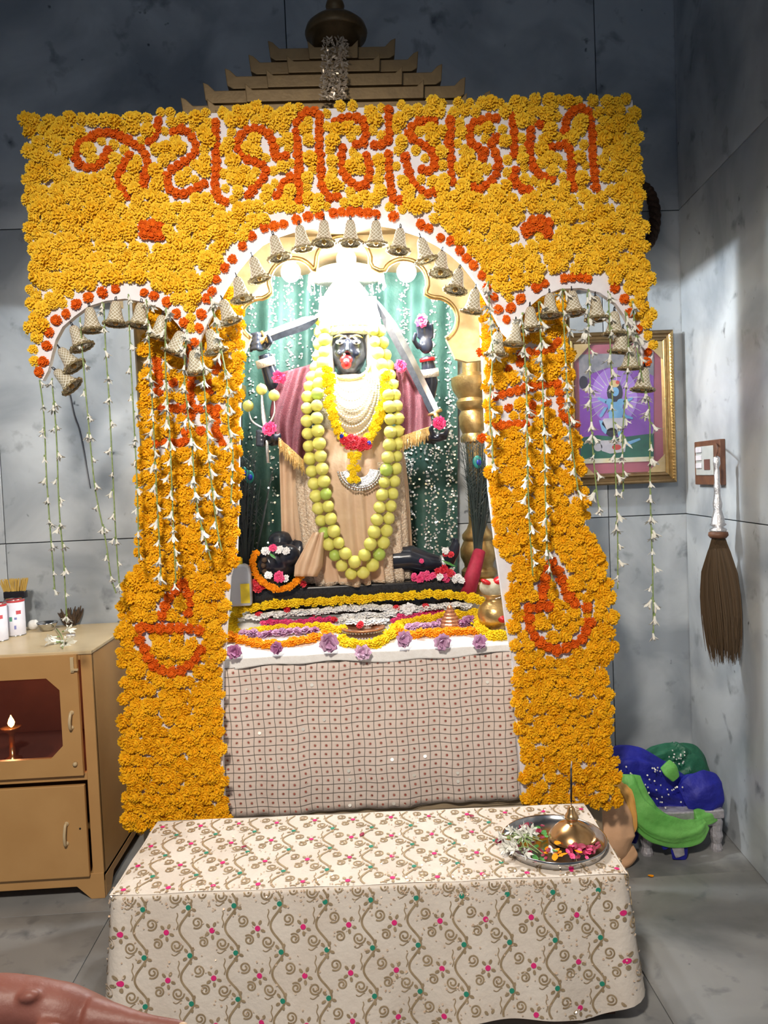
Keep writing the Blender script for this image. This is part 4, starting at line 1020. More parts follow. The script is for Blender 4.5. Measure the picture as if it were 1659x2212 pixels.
for i, (x, y, r, k) in enumerate(((507,1408,.028,3),(598,1400,.024,3),(710,1386,.034,0),(784,1408,.028,1),(870,1380,.030,2),(955,1385,.030,0),(1036,1386,.026,1))):
    p = P(x, y, 2.690); tag(inst('lilac_flower', LI[k], None, p, face_rot(.35, (0,-1,.25)), r), 'lilac flower on the altar front edge, %s from the left' % ORDW[i], 'flower', 'lilac flowers on the altar front edge')
for i, (x, y, l) in enumerate(((560,1328,'red rose near the left end of the white garland'),(620,1316,'large red rose standing on the left white garland'),(680,1326,'red rose near the middle of the left white garland'),(800,1312,'red rose behind the white flower heap'),(856,1314,'red rose at the inner end of the right white garland'),(920,1312,'red rose in the middle of the right white garland'),(975,1310,'red rose at the right end of the altar top'),(722,1338,'red rose left of the white flower heap'),(778,1350,'red rose right behind the copper dish'))):
    loose('red_rose', RR, x, y, PA(x, y, .03).y, U(.013,.018), l, base=(0,-.8,.8))
loose('white_flower', RW, 882,1316, PA(882,1316,.04).y, .026, 'large pale flower standing behind the right white garland')
# copper dish
c = PA(785, 1366, .01)
t = thing('copper_dish', 'small ribbed copper dish at the front centre of the altar', 'dish', c)
MB().lathe([(.02,0),(.045,.004),(.075,.014),(.082,.020),(.076,.020),(.045,.008),(.001,.006)], c, 32).build('dish', 'copper', t, smooth=True)
for k in range(22):
    a = PI + PI*(k+.5)/22; q = c + Vector((.064*math.cos(a), .064*math.sin(a), .0105)); MB().obox(q, (.0022,.016,.0022), Matrix.Rotation(a+PI/2, 3, 'Z')).build('rib', 'silver', t)
# clay cone
c = PA(973, 1352, .004); pr = [(.045,0)]
for k in range(6): r = .045-.0068*k; pr += [(r,.002+.012*k),(r*.97,.010+.012*k),(r*.9,.012+.012*k)]
pr += [(.004,.078),(.001,.08)]
tag(MB().lathe(pr, c, 20).build('clay_cone', 'copper'), 'small ridged copper-coloured cone among lilac petals on the altar', 'cone')
# gold pot with coconut
c = PA(1070, 1358, .008)
t = thing('gold_pot', 'gold water pot topped with a coconut at the right end of the altar', 'pot', c)
MB().lathe([(.03,0),(.036,.004),(.058,.03),(.064,.055),(.056,.085),(.034,.104),(.030,.115),(.044,.128),(.047,.132),(.040,.130),(.026,.112)], c, 28).build('pot_body', 'gold', t, smooth=True)
MB().ell(c + Vector((.018,-.062,.045)), (.018,.006,.013), 12, 8).ell(c + Vector((.018,-.068,.045)), (.009,.004,.006), 10, 6).build('pot_emblem', 'red_paint', t, smooth=True)
MB().ell(c + Vector((-.005,0,.150)), (.05,.045,.036), 16, 10, Matrix.Rotation(.25, 3, 'Y')).build('coconut', 'dried', t, smooth=True)
b = MB(); b.ell(c + Vector((.02,-.01,.180)), (.036,.03,.016), 12, 7, Matrix.Rotation(-.4, 3, 'Y')); b.ell(c + Vector((-.03,-.02,.176)), (.024,.02,.010), 10, 6, Matrix.Rotation(.5, 3, 'Y')); b.build('red_cloth', 'red_paint', t, smooth=True)
loose('white_flower', RW, 1075,1280, PA(1070,1358,.008).y-.02, .026, 'white flower on top of the coconut')
# bottle at the left
c = P(522, 1308, 2.93)
t = thing('spray_bottle', 'grey plastic bottle with yellow label at the left end of the altar', 'bottle', c)
b = MB(); hw = .040
pf = [(-.040,0),(-.042,.02),(-.042,.12),(-.036,.150),(-.018,.158),(.018,.158),(.036,.150),(.042,.12),(.042,.02),(.040,0)]
b.prism([c + Vector((x, -.022, z)) for x, z in pf], (0, .044, 0)); b.build('bottle_body', 'plastic_grey', t, bevel=.008)
MB().box(c.x+.002, c.x+.036, c.y-.0245, c.y-.0225, c.z+.012, c.z+.085).build('label', 'plastic_yellow', t)
MB().lathe([(.012,.157),(.012,.178),(.010,.181)], c, 14).build('cap', 'plastic_yellow', t, smooth=True)
# peacock feather fans
def feathers(base, dirs, lab, L_, eyes, Yc):
    t = thing('peacock_feather_bunch', lab, 'feathers', base)
    b = MB()
    for k in range(70):
        d = Vector(dirs) + Vector((random.gauss(0,.11), U(-.15,.10), 0)); d.normalize(); l_ = L_*U(.7,1.05)
        e = base + d*l_; m_ = base + d*l_*.5 + Vector((U(-.01,.01),0,0)); b.tube([base + Vector((U(-.015,.015),U(-.01,.01),0)), m_, e], [.0022,.0026,.0010], 3)
        for q in range(10):
            s_ = U(.35,1); p = base + d*l_*s_; sg = random.choice((-1,1)); b.tube([p, p + Vector((sg*U(.012,.03), U(-.01,.01), U(.015,.035)))], [.0011,.0004], 3)
    b.build('barbs', 'feather', t)
    for x, y in eyes:
        c = P(x, y, Yc); e1 = MB().ell(c, (.020,.004,.026), 14, 8).build('eye_spot', 'feather_teal', t, smooth=True)
        MB().ell(c + Vector((.004,-.004,-.002)), (.010,.003,.012), 12, 7).build('eye_centre', 'feather_blue', e1, smooth=True)
    return t
t = feathers(P(1032,1196,3.06), (.07,0,1), 'dark peacock feather bunch with red handle leaning by the right column', .46, [(1032,998)], 3.03)
a, c = P(1008,1288,2.99), P(1036,1190,3.06)
MB().tube([a, (a+c)/2, c], [.032,.030,.024], 14).build('handle', 'red_velvet', t, smooth=True)
feathers(P(533,1262,3.05), (-.02,0,1), 'dark peacock feather bunch standing at the left edge of the curtain', .52, [(525,1022),(538,1030)], 3.02)
feathers(P(512,1262,3.07), (-.03,0,1), 'dark peacock feather bunch half hidden by the left flower pillar', .50, [], 3.02)

# ------------------------------------------------------------------ low table with brocade cloth
TZ = .408; TC = Vector((.005, 2.265, 0)); TR = Matrix.Rotation(-.038, 3, 'Z')
TW, TD = .70, .225                       # half width, half depth
tb = thing('low_table', 'low wooden table hidden beneath the cream brocade cloth', 'table', (TC.x, TC.y, 0))
def tw(x, y, z): q = TR @ Vector((x, y, 0)); return Vector((TC.x+q.x, TC.y+q.y, z))
MB().obox(tw(0,0,TZ-.022), (TW-.012, TD-.012, .016), TR).build('tabletop', 'wood_brown', tb)
for sx in (-1,1):
    for sy in (-1,1): MB().obox(tw(sx*(TW-.06), sy*(TD-.05), .18), (.022,.022,.18), TR).build('leg', 'wood_brown', tb)
# outline path of the cloth skirt: left side -> front -> right side, corner radius rc
rc = .03
def outline(s):
    """s=0 at left end of the front, 2*TW at the right end; negative / beyond runs round the corners to the sides"""
    W_ = 2*TW; arc_ = rc*PI/2
    if rc <= s <= W_-rc: return Vector((-TW+s, -TD, 0)), Vector((0,-1,0))
    if s < rc:
        q = rc - s
        if q <= arc_: a = q/rc; c_ = Vector((-TW+rc, -TD+rc, 0)); n = Vector((-math.sin(a), -math.cos(a), 0)); return c_ + n*rc, n
        return Vector((-TW, -TD+rc+(q-arc_), 0)), Vector((-1,0,0))
    q = s - (W_-rc)
    if q <= arc_: a = q/rc; c_ = Vector((TW-rc, -TD+rc, 0)); n = Vector((math.sin(a), -math.cos(a), 0)); return c_ + n*rc, n
    return Vector((TW, -TD+rc+(q-arc_), 0)), Vector((1,0,0))
def hem(s):
    t_ = s/(2*TW)
    h = .018 + .006*math.sin(s*9)
    if t_ > .62: h += .030*max(0, math.sin((t_-.62)/.30*PI)) if t_ < .92 else 0
    if t_ > .9: h += .050*min(1, (t_-.9)/.1)
    return h
def cloth(s, v, off=0.0):
    """v<0: top surface going back, v>0: skirt going down"""
    if v <= 0:
        y = -TD - v; x = -TW + s
        z = TZ + off + .0015*math.sin(x*23+y*31)
        return tw(x, y, z) if True else None
    p, n = outline(s); H = TZ - hem(s); f = v/H
    wave = (.012*math.sin(s*13+.7) + .008*math.sin(s*27+1.2))*f*f
    o_ = .004 + .030*f + wave + off
    rr_ = .012
    zz_ = TZ - v
    if v < rr_: o_ = o_ + (-rr_ + math.sqrt(max(0, rr_*rr_-(rr_-v)**2)))*.9; 
    q = p + n*o_; return tw(q.x, q.y, zz_ + (off*.5 if v < .01 else 0))
tc_ = thing('tablecloth', 'cream brocade tablecloth with gold vines and pink and green dots over the low table', 'tablecloth', (TC.x, TC.y, 0))
b = MB()
b.grid(lambda u, v: cloth(2*TW*u, -2*TD*(1-v)), 60, 20)
S0, S1 = -.42, 2*TW+.42
b.grid(lambda u, v: cloth(S0+(S1-S0)*u, max(1e-5, v**1.3*(TZ-hem(S0+(S1-S0)*u)))), 220, 26)
def backdrop(u, v): return tw(-TW+2*TW*u, TD+.004+.01*v, TZ-.05*v)
b.grid(backdrop, 30, 2)
b.build('cloth', 'brocade', tc_, smooth=True, weld=True)
gb = MB(); pk = MB(); gr = MB(); sq = MB()
def okv(s, v): return (v < 0 and 0.006 < s < 2*TW-.006 and v > -2*TD+.004) or (v > 0 and S0 < s < S1 and v < TZ-hem(s)-.004)
def drawn(pts, w_, mb=gb, nrm=None):
    pts3 = []
    for s, v in pts:
        if okv(s, v) and not (-.004 < v < .004): pts3.append((cloth(s, v, .0016), v))
        else:
            if len(pts3) > 1: flush(pts3, w_, mb)
            pts3 = []
    if len(pts3) > 1: flush(pts3, w_, mb)
def flush(pts3, w_, mb):
    if any((a[1] < 0) != (b_[1] < 0) for a, b_ in zip(pts3[:-1], pts3[1:])):
        k = [i for i in range(len(pts3)-1) if (pts3[i][1] < 0) != (pts3[i+1][1] < 0)][0]
        for part in (pts3[:k+1], pts3[k+1:]):
            if len(part) > 1: flush(part, w_, mb)
        return
    n = Vector((0,0,1)) if pts3[0][1] < 0 else Vector((0,-1,0))
    if pts3[0][1] > 0:
        mid = pts3[len(pts3)//2][0]
        if mid.x < TC.x-TW-.001: n = Vector((-1,-.2,0)).normalized()
        if mid.x > TC.x+TW+.012: n = Vector((1,-.2,0)).normalized()
    rib(mb, [p for p, _ in pts3], w_, n)
def blob(mb, s, v, r, asp=1.0, rot=0.0):
    if not okv(s, v) or abs(v) < r: return
    pts = []
    for k in range(8):
        a = 2*PI*k/8; x = r*math.cos(a); y = r*asp*math.sin(a)
        pts.append((s + x*math.cos(rot)-y*math.sin(rot), v + x*math.sin(rot)+y*math.cos(rot)))
    if all(okv(*q) for q in pts): mb.add([cloth(*q, .0022) for q in pts], [tuple(range(8))])
PU, PV = .1225, .126
for i in range(-4, 16):
    s0 = .03 + i*PU
    drawn([(s0+.052 + .017*math.sin(2*PI*(-.45+k*.006)/PV*1.0), -.45+k*.006) for k in range(141)], .0030)
    for j in range(-4, 4):
        v0 = .10 + j*PV
        blob(pk, s0, v0, .0076); blob(gr, s0+PU*.5, v0-PV*.5, .0072)
        for (cx_, cy_, r0, dirn, ph) in ((.026,.036,.017,1,0),(.083,-.022,.016,-1,2.2),(.098,.030,.014,1,4)):
            drawn([(s0+cx_ + r0*(1-k/34*.78)*math.cos(ph+dirn*k*.30), v0+cy_ + r0*(1-k/34*.78)*math.sin(ph+dirn*k*.30)) for k in range(34)], .0023)
        for cx_, cy_ in ((0,0),(PU*.5,-PV*.5)):
            for a in (.4, 1.5, 2.6, 4.0, 5.2): blob(gb, s0+cx_+.0155*math.cos(a), v0+cy_+.0175*math.sin(a), .0070, .62, a)
        drawn([(s0+.030+.002*math.sin(k), v0-.05+k*.004) for k in range(12)], .0014)
        drawn([(s0+.012+k*.0035, v0+.058+.004*math.sin(k*.7)) for k in range(8)], .0014)
for k in range(1500):
    v = U(-.44, .39); s = U(-.05, 2*TW+.1)
    if R() < .35: v = random.gauss(.01,.025)
    if R() < .3: s = U(.75,1.4)
    if okv(s, v) and abs(v) > .004:
        p = cloth(s, v, .003); n = Vector((0,0,1)) if v < 0 else Vector((0,-1,.0))
        disc(sq, p, rotm(n + Vector((U(-.5,.5),U(-.5,.5),U(-.5,.5)))), U(.0022,.0036), 6)
for mb_, nm, mt_ in ((gb,'gold_embroidery','thread_gold'),(pk,'pink_dots','dot_pink'),(gr,'green_dots','dot_green'),(sq,'sequins','sequin_copper')):
    mb_.build(nm, mt_, tc_)['kind'] = 'stuff'

# ------------------------------------------------------------------ offering plate
pc = PZ(1197, 1822, TZ+.008); pc.z = TZ+.004
t = thing('steel_plate', 'round steel plate of petals on the right of the brocade cloth', 'plate', pc)
pr_ = .150
MB().lathe([(.001,.003),(pr_*.93,.003),(pr_*.985,.020),(pr_*1.0,.024),(pr_*1.012,.022),(pr_*.96,.0),(.001,0)], pc, 48).build('tray', 'steel', t, smooth=True)
def PP(x, y, h=.012): q = PZ(x, y, TZ+.004+h); return q
c = PP(1236, 1812, .004)
t2 = thing('incense_holder', 'brass bell-shaped incense holder standing on the steel plate', 'incense holder', c)
MB().lathe([(.066,0),(.070,.004),(.068,.012),(.058,.026),(.040,.042),(.022,.050),(.015,.054),(.019,.060),(.021,.066),(.017,.074),(.013,.079),(.011,.090),(.006,.098),(.002,.100)], c, 32).build('holder', 'brass', t2, smooth=True)
a0 = c + Vector((0,0,.095)); tip = P(1241, 1693, c.y-.0); 
tip = a0 + Vector((.004, 0, .125))
st = thing('incense_stick', 'black smouldering incense stick standing in the brass holder', 'incense stick', a0)
MB().tube([a0 + Vector((0,0,-.01)), a0 + (tip-a0)*.12], .0012, 6).build('bare_end', 'wood_brown', st)
MB().tube([a0 + (tip-a0)*.12, a0 + (tip-a0)*.93], .0030, 8).build('paste', 'black_plastic', st, smooth=True)
MB().tube([a0 + (tip-a0)*.93, tip + Vector((.002,0,.012))], [.0028,.0014], 8).build('ash_tip', 'ash', st, smooth=True)
PETAL = lambda m: meshdata(MB().grid(lambda u, v: Vector(((u-.5)*1.5*math.sin(PI*(.12+.8*v)), (v-.5)*1.8, .35*((u-.5)**2*2+(v-.5)**2*1.5))), 4, 4), 'petal', [m], True)
PT = {m: PETAL(m) for m in ('rose_dark','pink_petal','marigold_amber','leaf_green','white_petal','tuberose')}
def inplate(x, y, k=.86):
    q = PP(x, y); d = q - pc; return d.x**2 + d.y**2 < (pr_*k)**2
def petals(n, xr, yr, m, nm, lab, r0, r1, grp):
    for k in range(n):
        for _ in range(30):
            x, y = U(*xr), U(*yr)
            q = PP(x, y, U(.008,.02))
            if inplate(x, y) and (q-c).to_2d().length > .072: break
        else: continue
        tag(inst(nm, PT[m], None, q, towards((U(-.6,.6),U(-.6,.3),1), U(0,6)), U(r0, r1)), lab, 'petal', grp)
petals(13, (1120,1180), (1778,1800), 'rose_dark', 'rose_petal', 'dark red rose petal at the back left of the steel plate', .008,.013, 'dark petals at the back of the plate')
petals(16, (1230,1300), (1822,1862), 'rose_dark', 'rose_petal', 'dark red rose petal at the front right of the steel plate', .008,.014, 'dark petals at the front of the plate')
petals(12, (1225,1305), (1822,1860), 'pink_petal', 'rose_petal', 'bright pink rose petal at the front right of the steel plate', .008,.013, 'pink petals on the plate')
petals(9, (1180,1260), (1815,1862), 'marigold_amber', 'marigold_petal', 'orange marigold petal at the front of the steel plate', .009,.014, 'orange petals on the plate')
petals(12, (1140,1200), (1790,1860), 'leaf_green', 'green_leaf_bit', 'green leaf scrap on the left half of the steel plate', .008,.013, 'leaf scraps on the plate')
petals(10, (1110,1190), (1810,1855), 'rose_dark', 'rose_petal', 'dark red rose petal under the tuberoses on the steel plate', .008,.012, 'dark petals under the tuberoses')
petals(4, (1170,1200), (1830,1858), 'white_petal', 'white_petal', 'white petal at the front of the steel plate', .008,.012, 'white petals on the plate')
for k in range(18):
    x, y = U(1088,1156), U(1790,1845); q = PP(x, y, .022+U(0,.012))
    tag(inst('tuberose_blossom', random.choice(BL), None, q, towards((U(-1,1),U(-1,.5),U(.0,.4)), U(0,6)), U(.8,1.15)), 'cut tuberose blossom in the bunch on the left of the steel plate', 'flower', 'tuberoses on the steel plate')
for k in range(14):
    a = PP(U(1080,1130), U(1800,1840), .022); e = PP(U(1130,1175), U(1785,1845), .03)
    tag(MB().tube(spline([a, (a+e)/2 + Vector((0,0,.012)), e], 8), .0016, 5).build('flower_stalk', 'stem_green', smooth=True), 'pale green tuberose stalk across the left of the steel plate', 'stalk', 'tuberose stalks on the plate')
loose('rose', RDK, 1076,1818, 2.20, .010, 'withered brown blossom at the left rim of the steel plate', base=(0,-.3,1))
for x, y, lab in ((1018,1763,'fallen dark red petal at the middle back of the brocade cloth'),(782,1803,'fallen dark red petal near the centre of the brocade cloth'),(527,1830,'fallen dark red petal on the left of the brocade cloth')):
    tag(inst('rose_petal', PT['rose_dark'], None, PZ(x, y, TZ+.005), towards((U(-.2,.2),U(-.2,.2),1)), .010), lab, 'petal')
# ------------------------------------------------------------------ cabinet
KY = 2.825; KX1 = -.975; KX0 = -1.60; KB = 3.385; KZ = .922
kb = thing('cabinet', 'tan painted cabinet with a glass window in its upper door left of the shrine', 'cabinet', ((KX0+KX1)/2, (KY+KB)/2, 0))
def kz(py, px=60): return P(px, py, KY).z
def kx(px, py=1500): return P(px, py, KY).x
zs1 = kz(1684); zb1 = kz(1897)
for nm, bx_ in (('side_panel', (KX1-.018, KX1, KY+.01, KB, .05, KZ-.012)), ('side_panel', (KX0, KX0+.018, KY+.01, KB, .06, KZ-.012)), ('back_panel', (KX0, KX1, KB-.012, KB, .06, KZ-.012)), ('bottom_panel', (KX0, KX1, KY+.01, KB, zb1-.02, zb1))):
    MB().box(*bx_).build(nm, 'cabinet_tan', kb, bevel=.002)
MB().box(KX0-.004, KX1+.004, KY-.006, KB+.004, KZ-.014, KZ).build('top', 'cabinet_top', kb, bevel=.003)
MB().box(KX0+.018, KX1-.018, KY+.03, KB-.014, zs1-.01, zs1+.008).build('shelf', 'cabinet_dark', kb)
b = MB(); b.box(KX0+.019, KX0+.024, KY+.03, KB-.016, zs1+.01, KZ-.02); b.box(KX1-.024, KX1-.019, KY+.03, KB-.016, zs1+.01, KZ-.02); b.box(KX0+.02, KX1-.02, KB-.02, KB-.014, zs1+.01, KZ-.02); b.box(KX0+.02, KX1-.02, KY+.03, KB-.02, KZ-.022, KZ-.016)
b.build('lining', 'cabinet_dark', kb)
sw_ = .040
MB().box(KX1-sw_, KX1, KY, KY+.02, zb1-.03, KZ-.014).build('stile', 'cabinet_tan', kb, bevel=.002)
MB().box(KX0, KX0+sw_, KY, KY+.02, zb1-.03, KZ-.014).build('stile', 'cabinet_tan', kb, bevel=.002)
MB().box(KX0+sw_, KX1-sw_, KY, KY+.02, zs1-.014, zs1+.014).build('rail', 'cabinet_tan', kb, bevel=.002)
MB().box(KX0+sw_, KX1-sw_, KY, KY+.02, KZ-.034, KZ-.014).build('rail', 'cabinet_tan', kb, bevel=.002)
zap = kz(1922); zap2 = .0
b = MB(); pf = [(KX0,0),(KX0+.05,0),(KX0+.10,zap),(KX1-.10,zap),(KX1-.05,0),(KX1,0),(KX1,zb1+.004),(KX0,zb1+.004)]
b.prism([(x, KY-.0015, z) for x, z in pf], (0,.0215,0)); b.build('apron', 'cabinet_tan', kb, bevel=.002)
MB().prism([(KX1+.001, y, z) for y, z in ((KY+.012,0),(KY+.07,0),(KY+.11,zap),(KB-.11,zap),(KB-.06,0),(KB,0),(KB,.08),(KY+.012,.08))], (-.020,0,0)).build('side_apron', 'cabinet_tan', kb, bevel=.002)
dx0, dx1 = KX0+.030, KX1-.046
DY = KY-.020
def door(z0, z1, win):
    if not win:
        return MB().box(dx0, dx1, DY, KY-.002, z0, z1).build('door', 'cabinet_tan', kb, bevel=.003)
    wx0, wx1, wz0, wz1, ch = win; b = MB()
    out_ = [(dx0,z0),((wx0+dx0)/2+.05,z0),((wx1+dx1)/2-.05,z0),(dx1,z0),(dx1,z1),((wx1+dx1)/2-.05,z1),((wx0+dx0)/2+.05,z1),(dx0,z1)]
    inn = [(wx0,wz0+ch),(wx0+ch,wz0),(wx1-ch,wz0),(wx1,wz0+ch),(wx1,wz1-ch),(wx1-ch,wz1),(wx0+ch,wz1),(wx0,wz1-ch)]
    vs_ = [(x, DY, z) for x, z in out_] + [(x, DY, z) for x, z in inn] + [(x, KY-.002, z) for x, z in out_] + [(x, KY-.002, z) for x, z in inn]; fs = []
    for i in range(8):
        j = (i+1) % 8; fs += [(i, j, 8+j, 8+i), (16+i, 16+j, 24+j, 24+i), (i, j, 16+j, 16+i), (8+i, 8+j, 24+j, 24+i)]
    b.add(vs_, fs); return b.build('door', 'cabinet_tan', kb), inn
zu0, zu1 = kz(1674, 120), kz(1414, 120); wx1 = P(132, 1550, DY).x; wx0 = dx0 + (dx1 - wx1)
dr, inn = door(zu0, zu1, (wx0, wx1, kz(1638), kz(1465), .045))
MB().prism([(x, DY+.008, z) for x, z in inn], (0,.004,0)).build('window_pane', 'smoked_glass', dr)
def handle(px, py0, py1, d):
    a, c = P(px, py0, DY), P(px, py1, DY); o_ = Vector((0,-.018,0))
    return MB().tube(spline([a, a+o_*.8, (a+c)/2+o_*1.3, c+o_*.8, c], 14), .0055, 8).ell(a, .009, 8, 6).ell(c, .009, 8, 6).build('handle', 'cabinet_top', d, smooth=True)
handle(155, 1540, 1572, dr)
q = P(158, 1440, DY); MB().box(q.x-.008, q.x+.004, DY-.008, DY, q.z-.02, q.z+.035).box(q.x-.004, q.x+.020, DY-.012, DY-.004, q.z-.014, q.z-.006).build('latch', 'cabinet_top', dr, bevel=.001)
MB().lathe([(.009,0),(.008,.008),(.003,.012)], P(163,1650,DY), 12, rotm((0,-1,0))).build('knob', 'cabinet_top', dr, smooth=True)
dl = door(kz(1893, 120), kz(1695, 120), None)
handle(144, 1780, 1822, dl)
MB().lathe([(.004,0),(.003,.002)], P(173,1790,DY), 8, rotm((0,-1,0))).build('screw', 'black_plastic', dl)
# oil lamp in the cabinet
c = P(24, 1574, 3.02); c.z = max(c.z-.02, zs1+.010); c.z = zs1+.01
lmp = thing('oil_lamp', 'small burning oil lamp behind the cabinet window', 'oil lamp', c)
fz = P(24, 1560, 3.02)
MB().lathe([(.03,0),(.034,.006),(.012,.016),(.010,fz.z-c.z-.045),(.036,fz.z-c.z-.024),(.038,fz.z-c.z-.018),(.02,fz.z-c.z-.024)], c, 18).build('lamp_stand', 'brass', lmp, smooth=True)
MB().lathe([(.002,-.020),(.010,-.012),(.013,-.002),(.009,.010),(.003,.022),(.001,.028)], fz, 12).build('flame', 'flame', lmp, smooth=True)
pl_ = point('oil_lamp_light', fz, 2.6, (1,.40,.18), .012); pl_.parent = lmp; pl_.location = fz + Vector((0,-.02,.02)) - c
# things on the cabinet
def can(x, y, r, h, lab):
    c = PZ(x, y, KZ); t = thing('paint_tin', lab, 'tin', c)
    MB().lathe([(r*.98,0),(r,.003),(r,h-.006)], c, 28).build('tin_body', 'tin_white', t, smooth=True)
    MB().lathe([(r*1.0,h-.012),(r*1.02,h-.010),(r*1.02,h-.004),(r*1.0,h-.003)], c, 28).build('red_band', 'tin_red', t, smooth=True)
    MB().lathe([(r*1.01,h-.004),(r*1.025,h),(r*.93,h),(r*.90,h-.006),(.001,h-.006)], c, 28).build('rim', 'steel', t, smooth=True)
    MB().lathe([(r*1.0,0),(r*1.02,.002),(r*1.0,.005)], c, 28).build('base_rim', 'steel', t, smooth=True)
    def patch(a0, a1, z0, z1, m_):
        b = MB(); b.grid(lambda u, v: c + Vector((r*1.004*math.cos(a0+(a1-a0)*u), r*1.004*math.sin(a0+(a1-a0)*u), z0+(z1-z0)*v)), 6, 3); b.build('print', m_, t)
    patch(-1.05,-.55,h*.60,h*.70,'tin_print'); patch(-1.75,-1.45,h*.42,h*.54,'tin_green'); patch(-1.25,-1.0,h*.46,h*.52,'tin_blue'); patch(-1.3,-1.1,h*.2,h*.3,'tin_blue')
    return c
c1 = can(35, 1372, .0385, .150, 'white paint tin with red rim behind the other tin on the cabinet')
c2 = can(-4, 1384, .0385, .150, 'white paint tin cut off by the left picture edge on the cabinet')
bc = P(34, 1290, c1.y+.06)
t = thing('scrub_brush', 'black brush with golden bristles standing behind the paint tins', 'brush', Vector((bc.x, bc.y, KZ)))
MB().box(bc.x-.012, bc.x+.012, bc.y-.008, bc.y+.008, KZ, bc.z).build('grip', 'black_plastic', t, bevel=.003)
MB().box(bc.x-.045, bc.x+.045, bc.y-.014, bc.y+.014, bc.z-.004, bc.z+.026).build('ferrule', 'black_plastic', t, bevel=.004)
b = MB()
for k in range(130):
    u = U(-1,1); x = bc.x + u*.042; q = Vector((x, bc.y+U(-.011,.011), bc.z+.022)); b.tube([q, q + Vector((u*.018+U(-.004,.004), U(-.006,.006), U(.048,.058)))], [.0020,.0014], 3)
b.build('bristles', 'bristle', t)['kind'] = 'stuff'
c = PZ(103, 1362, KZ)
tag(MB().lathe([(.018,0),(.026,.004),(.040,.030),(.042,.036),(.039,.034),(.024,.008),(.001,.006)], c, 26).build('steel_bowl', 'steel', smooth=True), 'small steel bowl on the cabinet top', 'bowl')
c = PZ(72, 1360, KZ); b = MB().ell(c + Vector((0,0,.020)), (.024,.02,.022), 12, 8).ell(c + Vector((.012,-.005,.026)), (.014,.014,.018), 10, 7)
o = b.build('cotton_wad', 'white_cloth', smooth=True); remesh(o, .004, 3); tag(o, 'white cotton wad between the paint tin and the steel bowl', 'cotton')
c = PZ(153, 1373, KZ+.006); tag(MB().tube([c + Vector((-.016,0,0)), c + Vector((.016,.004,0))], .0075, 12).build('battery_cell', 'silver', smooth=False), 'small silver roll lying on the cabinet top', 'roll')
c = PZ(155, 1352, KZ); b = MB()
for k in range(26):
    a = U(0, 6.28); q = c + Vector((U(-.02,.02), U(-.015,.02), .01)); b.tube(spline([q, q + Vector((.02*math.cos(a), .02*math.sin(a), .03)), q + Vector((.035*math.cos(a), .03*math.sin(a), U(.04,.075)))], 6), [.005,.007,.007,.006,.004,.002], 5)
tag(b.build('dry_flower_clump', 'straw_dark'), 'dark dried flower clump on the cabinet against the wall', 'dried flowers')
for i in range(6):
    q = PZ(U(125,148), U(1352,1392), KZ+.008)
    tag(inst('tuberose_blossom', random.choice(BL), None, q, towards((U(-1,1),U(-1,.3),U(-.1,.3)), 0), U(1.2,1.6)), 'withered tuberose blossom fallen on the cabinet top', 'flower', 'fallen tuberoses on the cabinet')
q0 = PZ(122,1358,KZ+.006); q1 = PZ(135,1400,KZ+.004)
tag(MB().tube(spline([q0, (q0+q1)/2 + Vector((.01,0,.004)), q1], 10), .0022, 6).build('tuberose_stalk', 'stem_green', smooth=True), 'green stalk lying over the front edge of the cabinet top', 'stalk')

# ------------------------------------------------------------------ framed picture
FYp = 3.372
fx0, fx1 = P(1216, 880, FYp).x, P(1453, 880, FYp).x; fz0, fz1 = P(1400, 1044, FYp).z, P(1400, 716, FYp).z
fr = thing('picture_frame', 'gold framed devotional picture with purple rays on the wall right of the shrine', 'picture', ((fx0+fx1)/2, FYp, fz0))
fw = .052
def member(a, c, nrm):
    # moulded frame bar between mitred corners
    pass
pf_ = [(0,0),(0,.026),(.006,.032),(.014,.030),(.020,.022),(.030,.022),(.036,.030),(.044,.026),(fw,.012),(fw,0)]
def bar(name, p0, p1, inw):
    """p0->p1 outer corners (x,z), inw inward unit (x,z)"""
    d = Vector((p1[0]-p0[0], p1[1]-p0[1])); L_ = d.length; d /= L_; vs_ = []; n = len(pf_)
    for e in (0, 1):
        for a, h in pf_:
            base = Vector(p0) + d*(a if e == 0 else L_-a) + Vector(inw)*a; vs_.append((base.x, FYp-h, base.y))
    fs = [(i, (i+1) % n, n+(i+1) % n, n+i) for i in range(n)]
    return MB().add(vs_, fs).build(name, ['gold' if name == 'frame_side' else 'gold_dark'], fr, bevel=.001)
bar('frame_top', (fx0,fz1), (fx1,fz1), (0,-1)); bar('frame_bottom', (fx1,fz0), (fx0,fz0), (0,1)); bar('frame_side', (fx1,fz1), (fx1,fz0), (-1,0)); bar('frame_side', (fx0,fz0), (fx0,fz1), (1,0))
b = MB()
for k in range(46): b.ell((fx1-.012, FYp-.030, fz0+.02+(fz1-fz0-.04)*k/45), (.008,.006,.0055), 8, 5)
b.build('beaded_trim', 'gold', fr, smooth=True)
MB().box(fx0+fw-.006, fx1-fw+.006, FYp-.012, FYp-.004, fz0+fw-.006, fz1-fw+.006).build('mount', 'picture_mat', fr)
def pq(x, y, k): q = P(x, y, FYp-.0135-.0005*k); return q
pm = ['picture_purple','picture_lilac','picture_grey','picture_green','picture_blue','picture_pale','picture_dark','picture_cream','picture_red','gold_pale']
b = MB()
def poly(pts, m, k): b.add([pq(x, y, k) for x, y in pts], [tuple(range(len(pts)))], m)
def circ(cx_, cy_, rx, ry, m, k, n=20): poly([(cx_+rx*math.cos(2*PI*i/n), cy_+ry*math.sin(2*PI*i/n)) for i in range(n)], m, k)
poly([(1250,766),(1412,760),(1412,994),(1254,1000)], 0, 0)
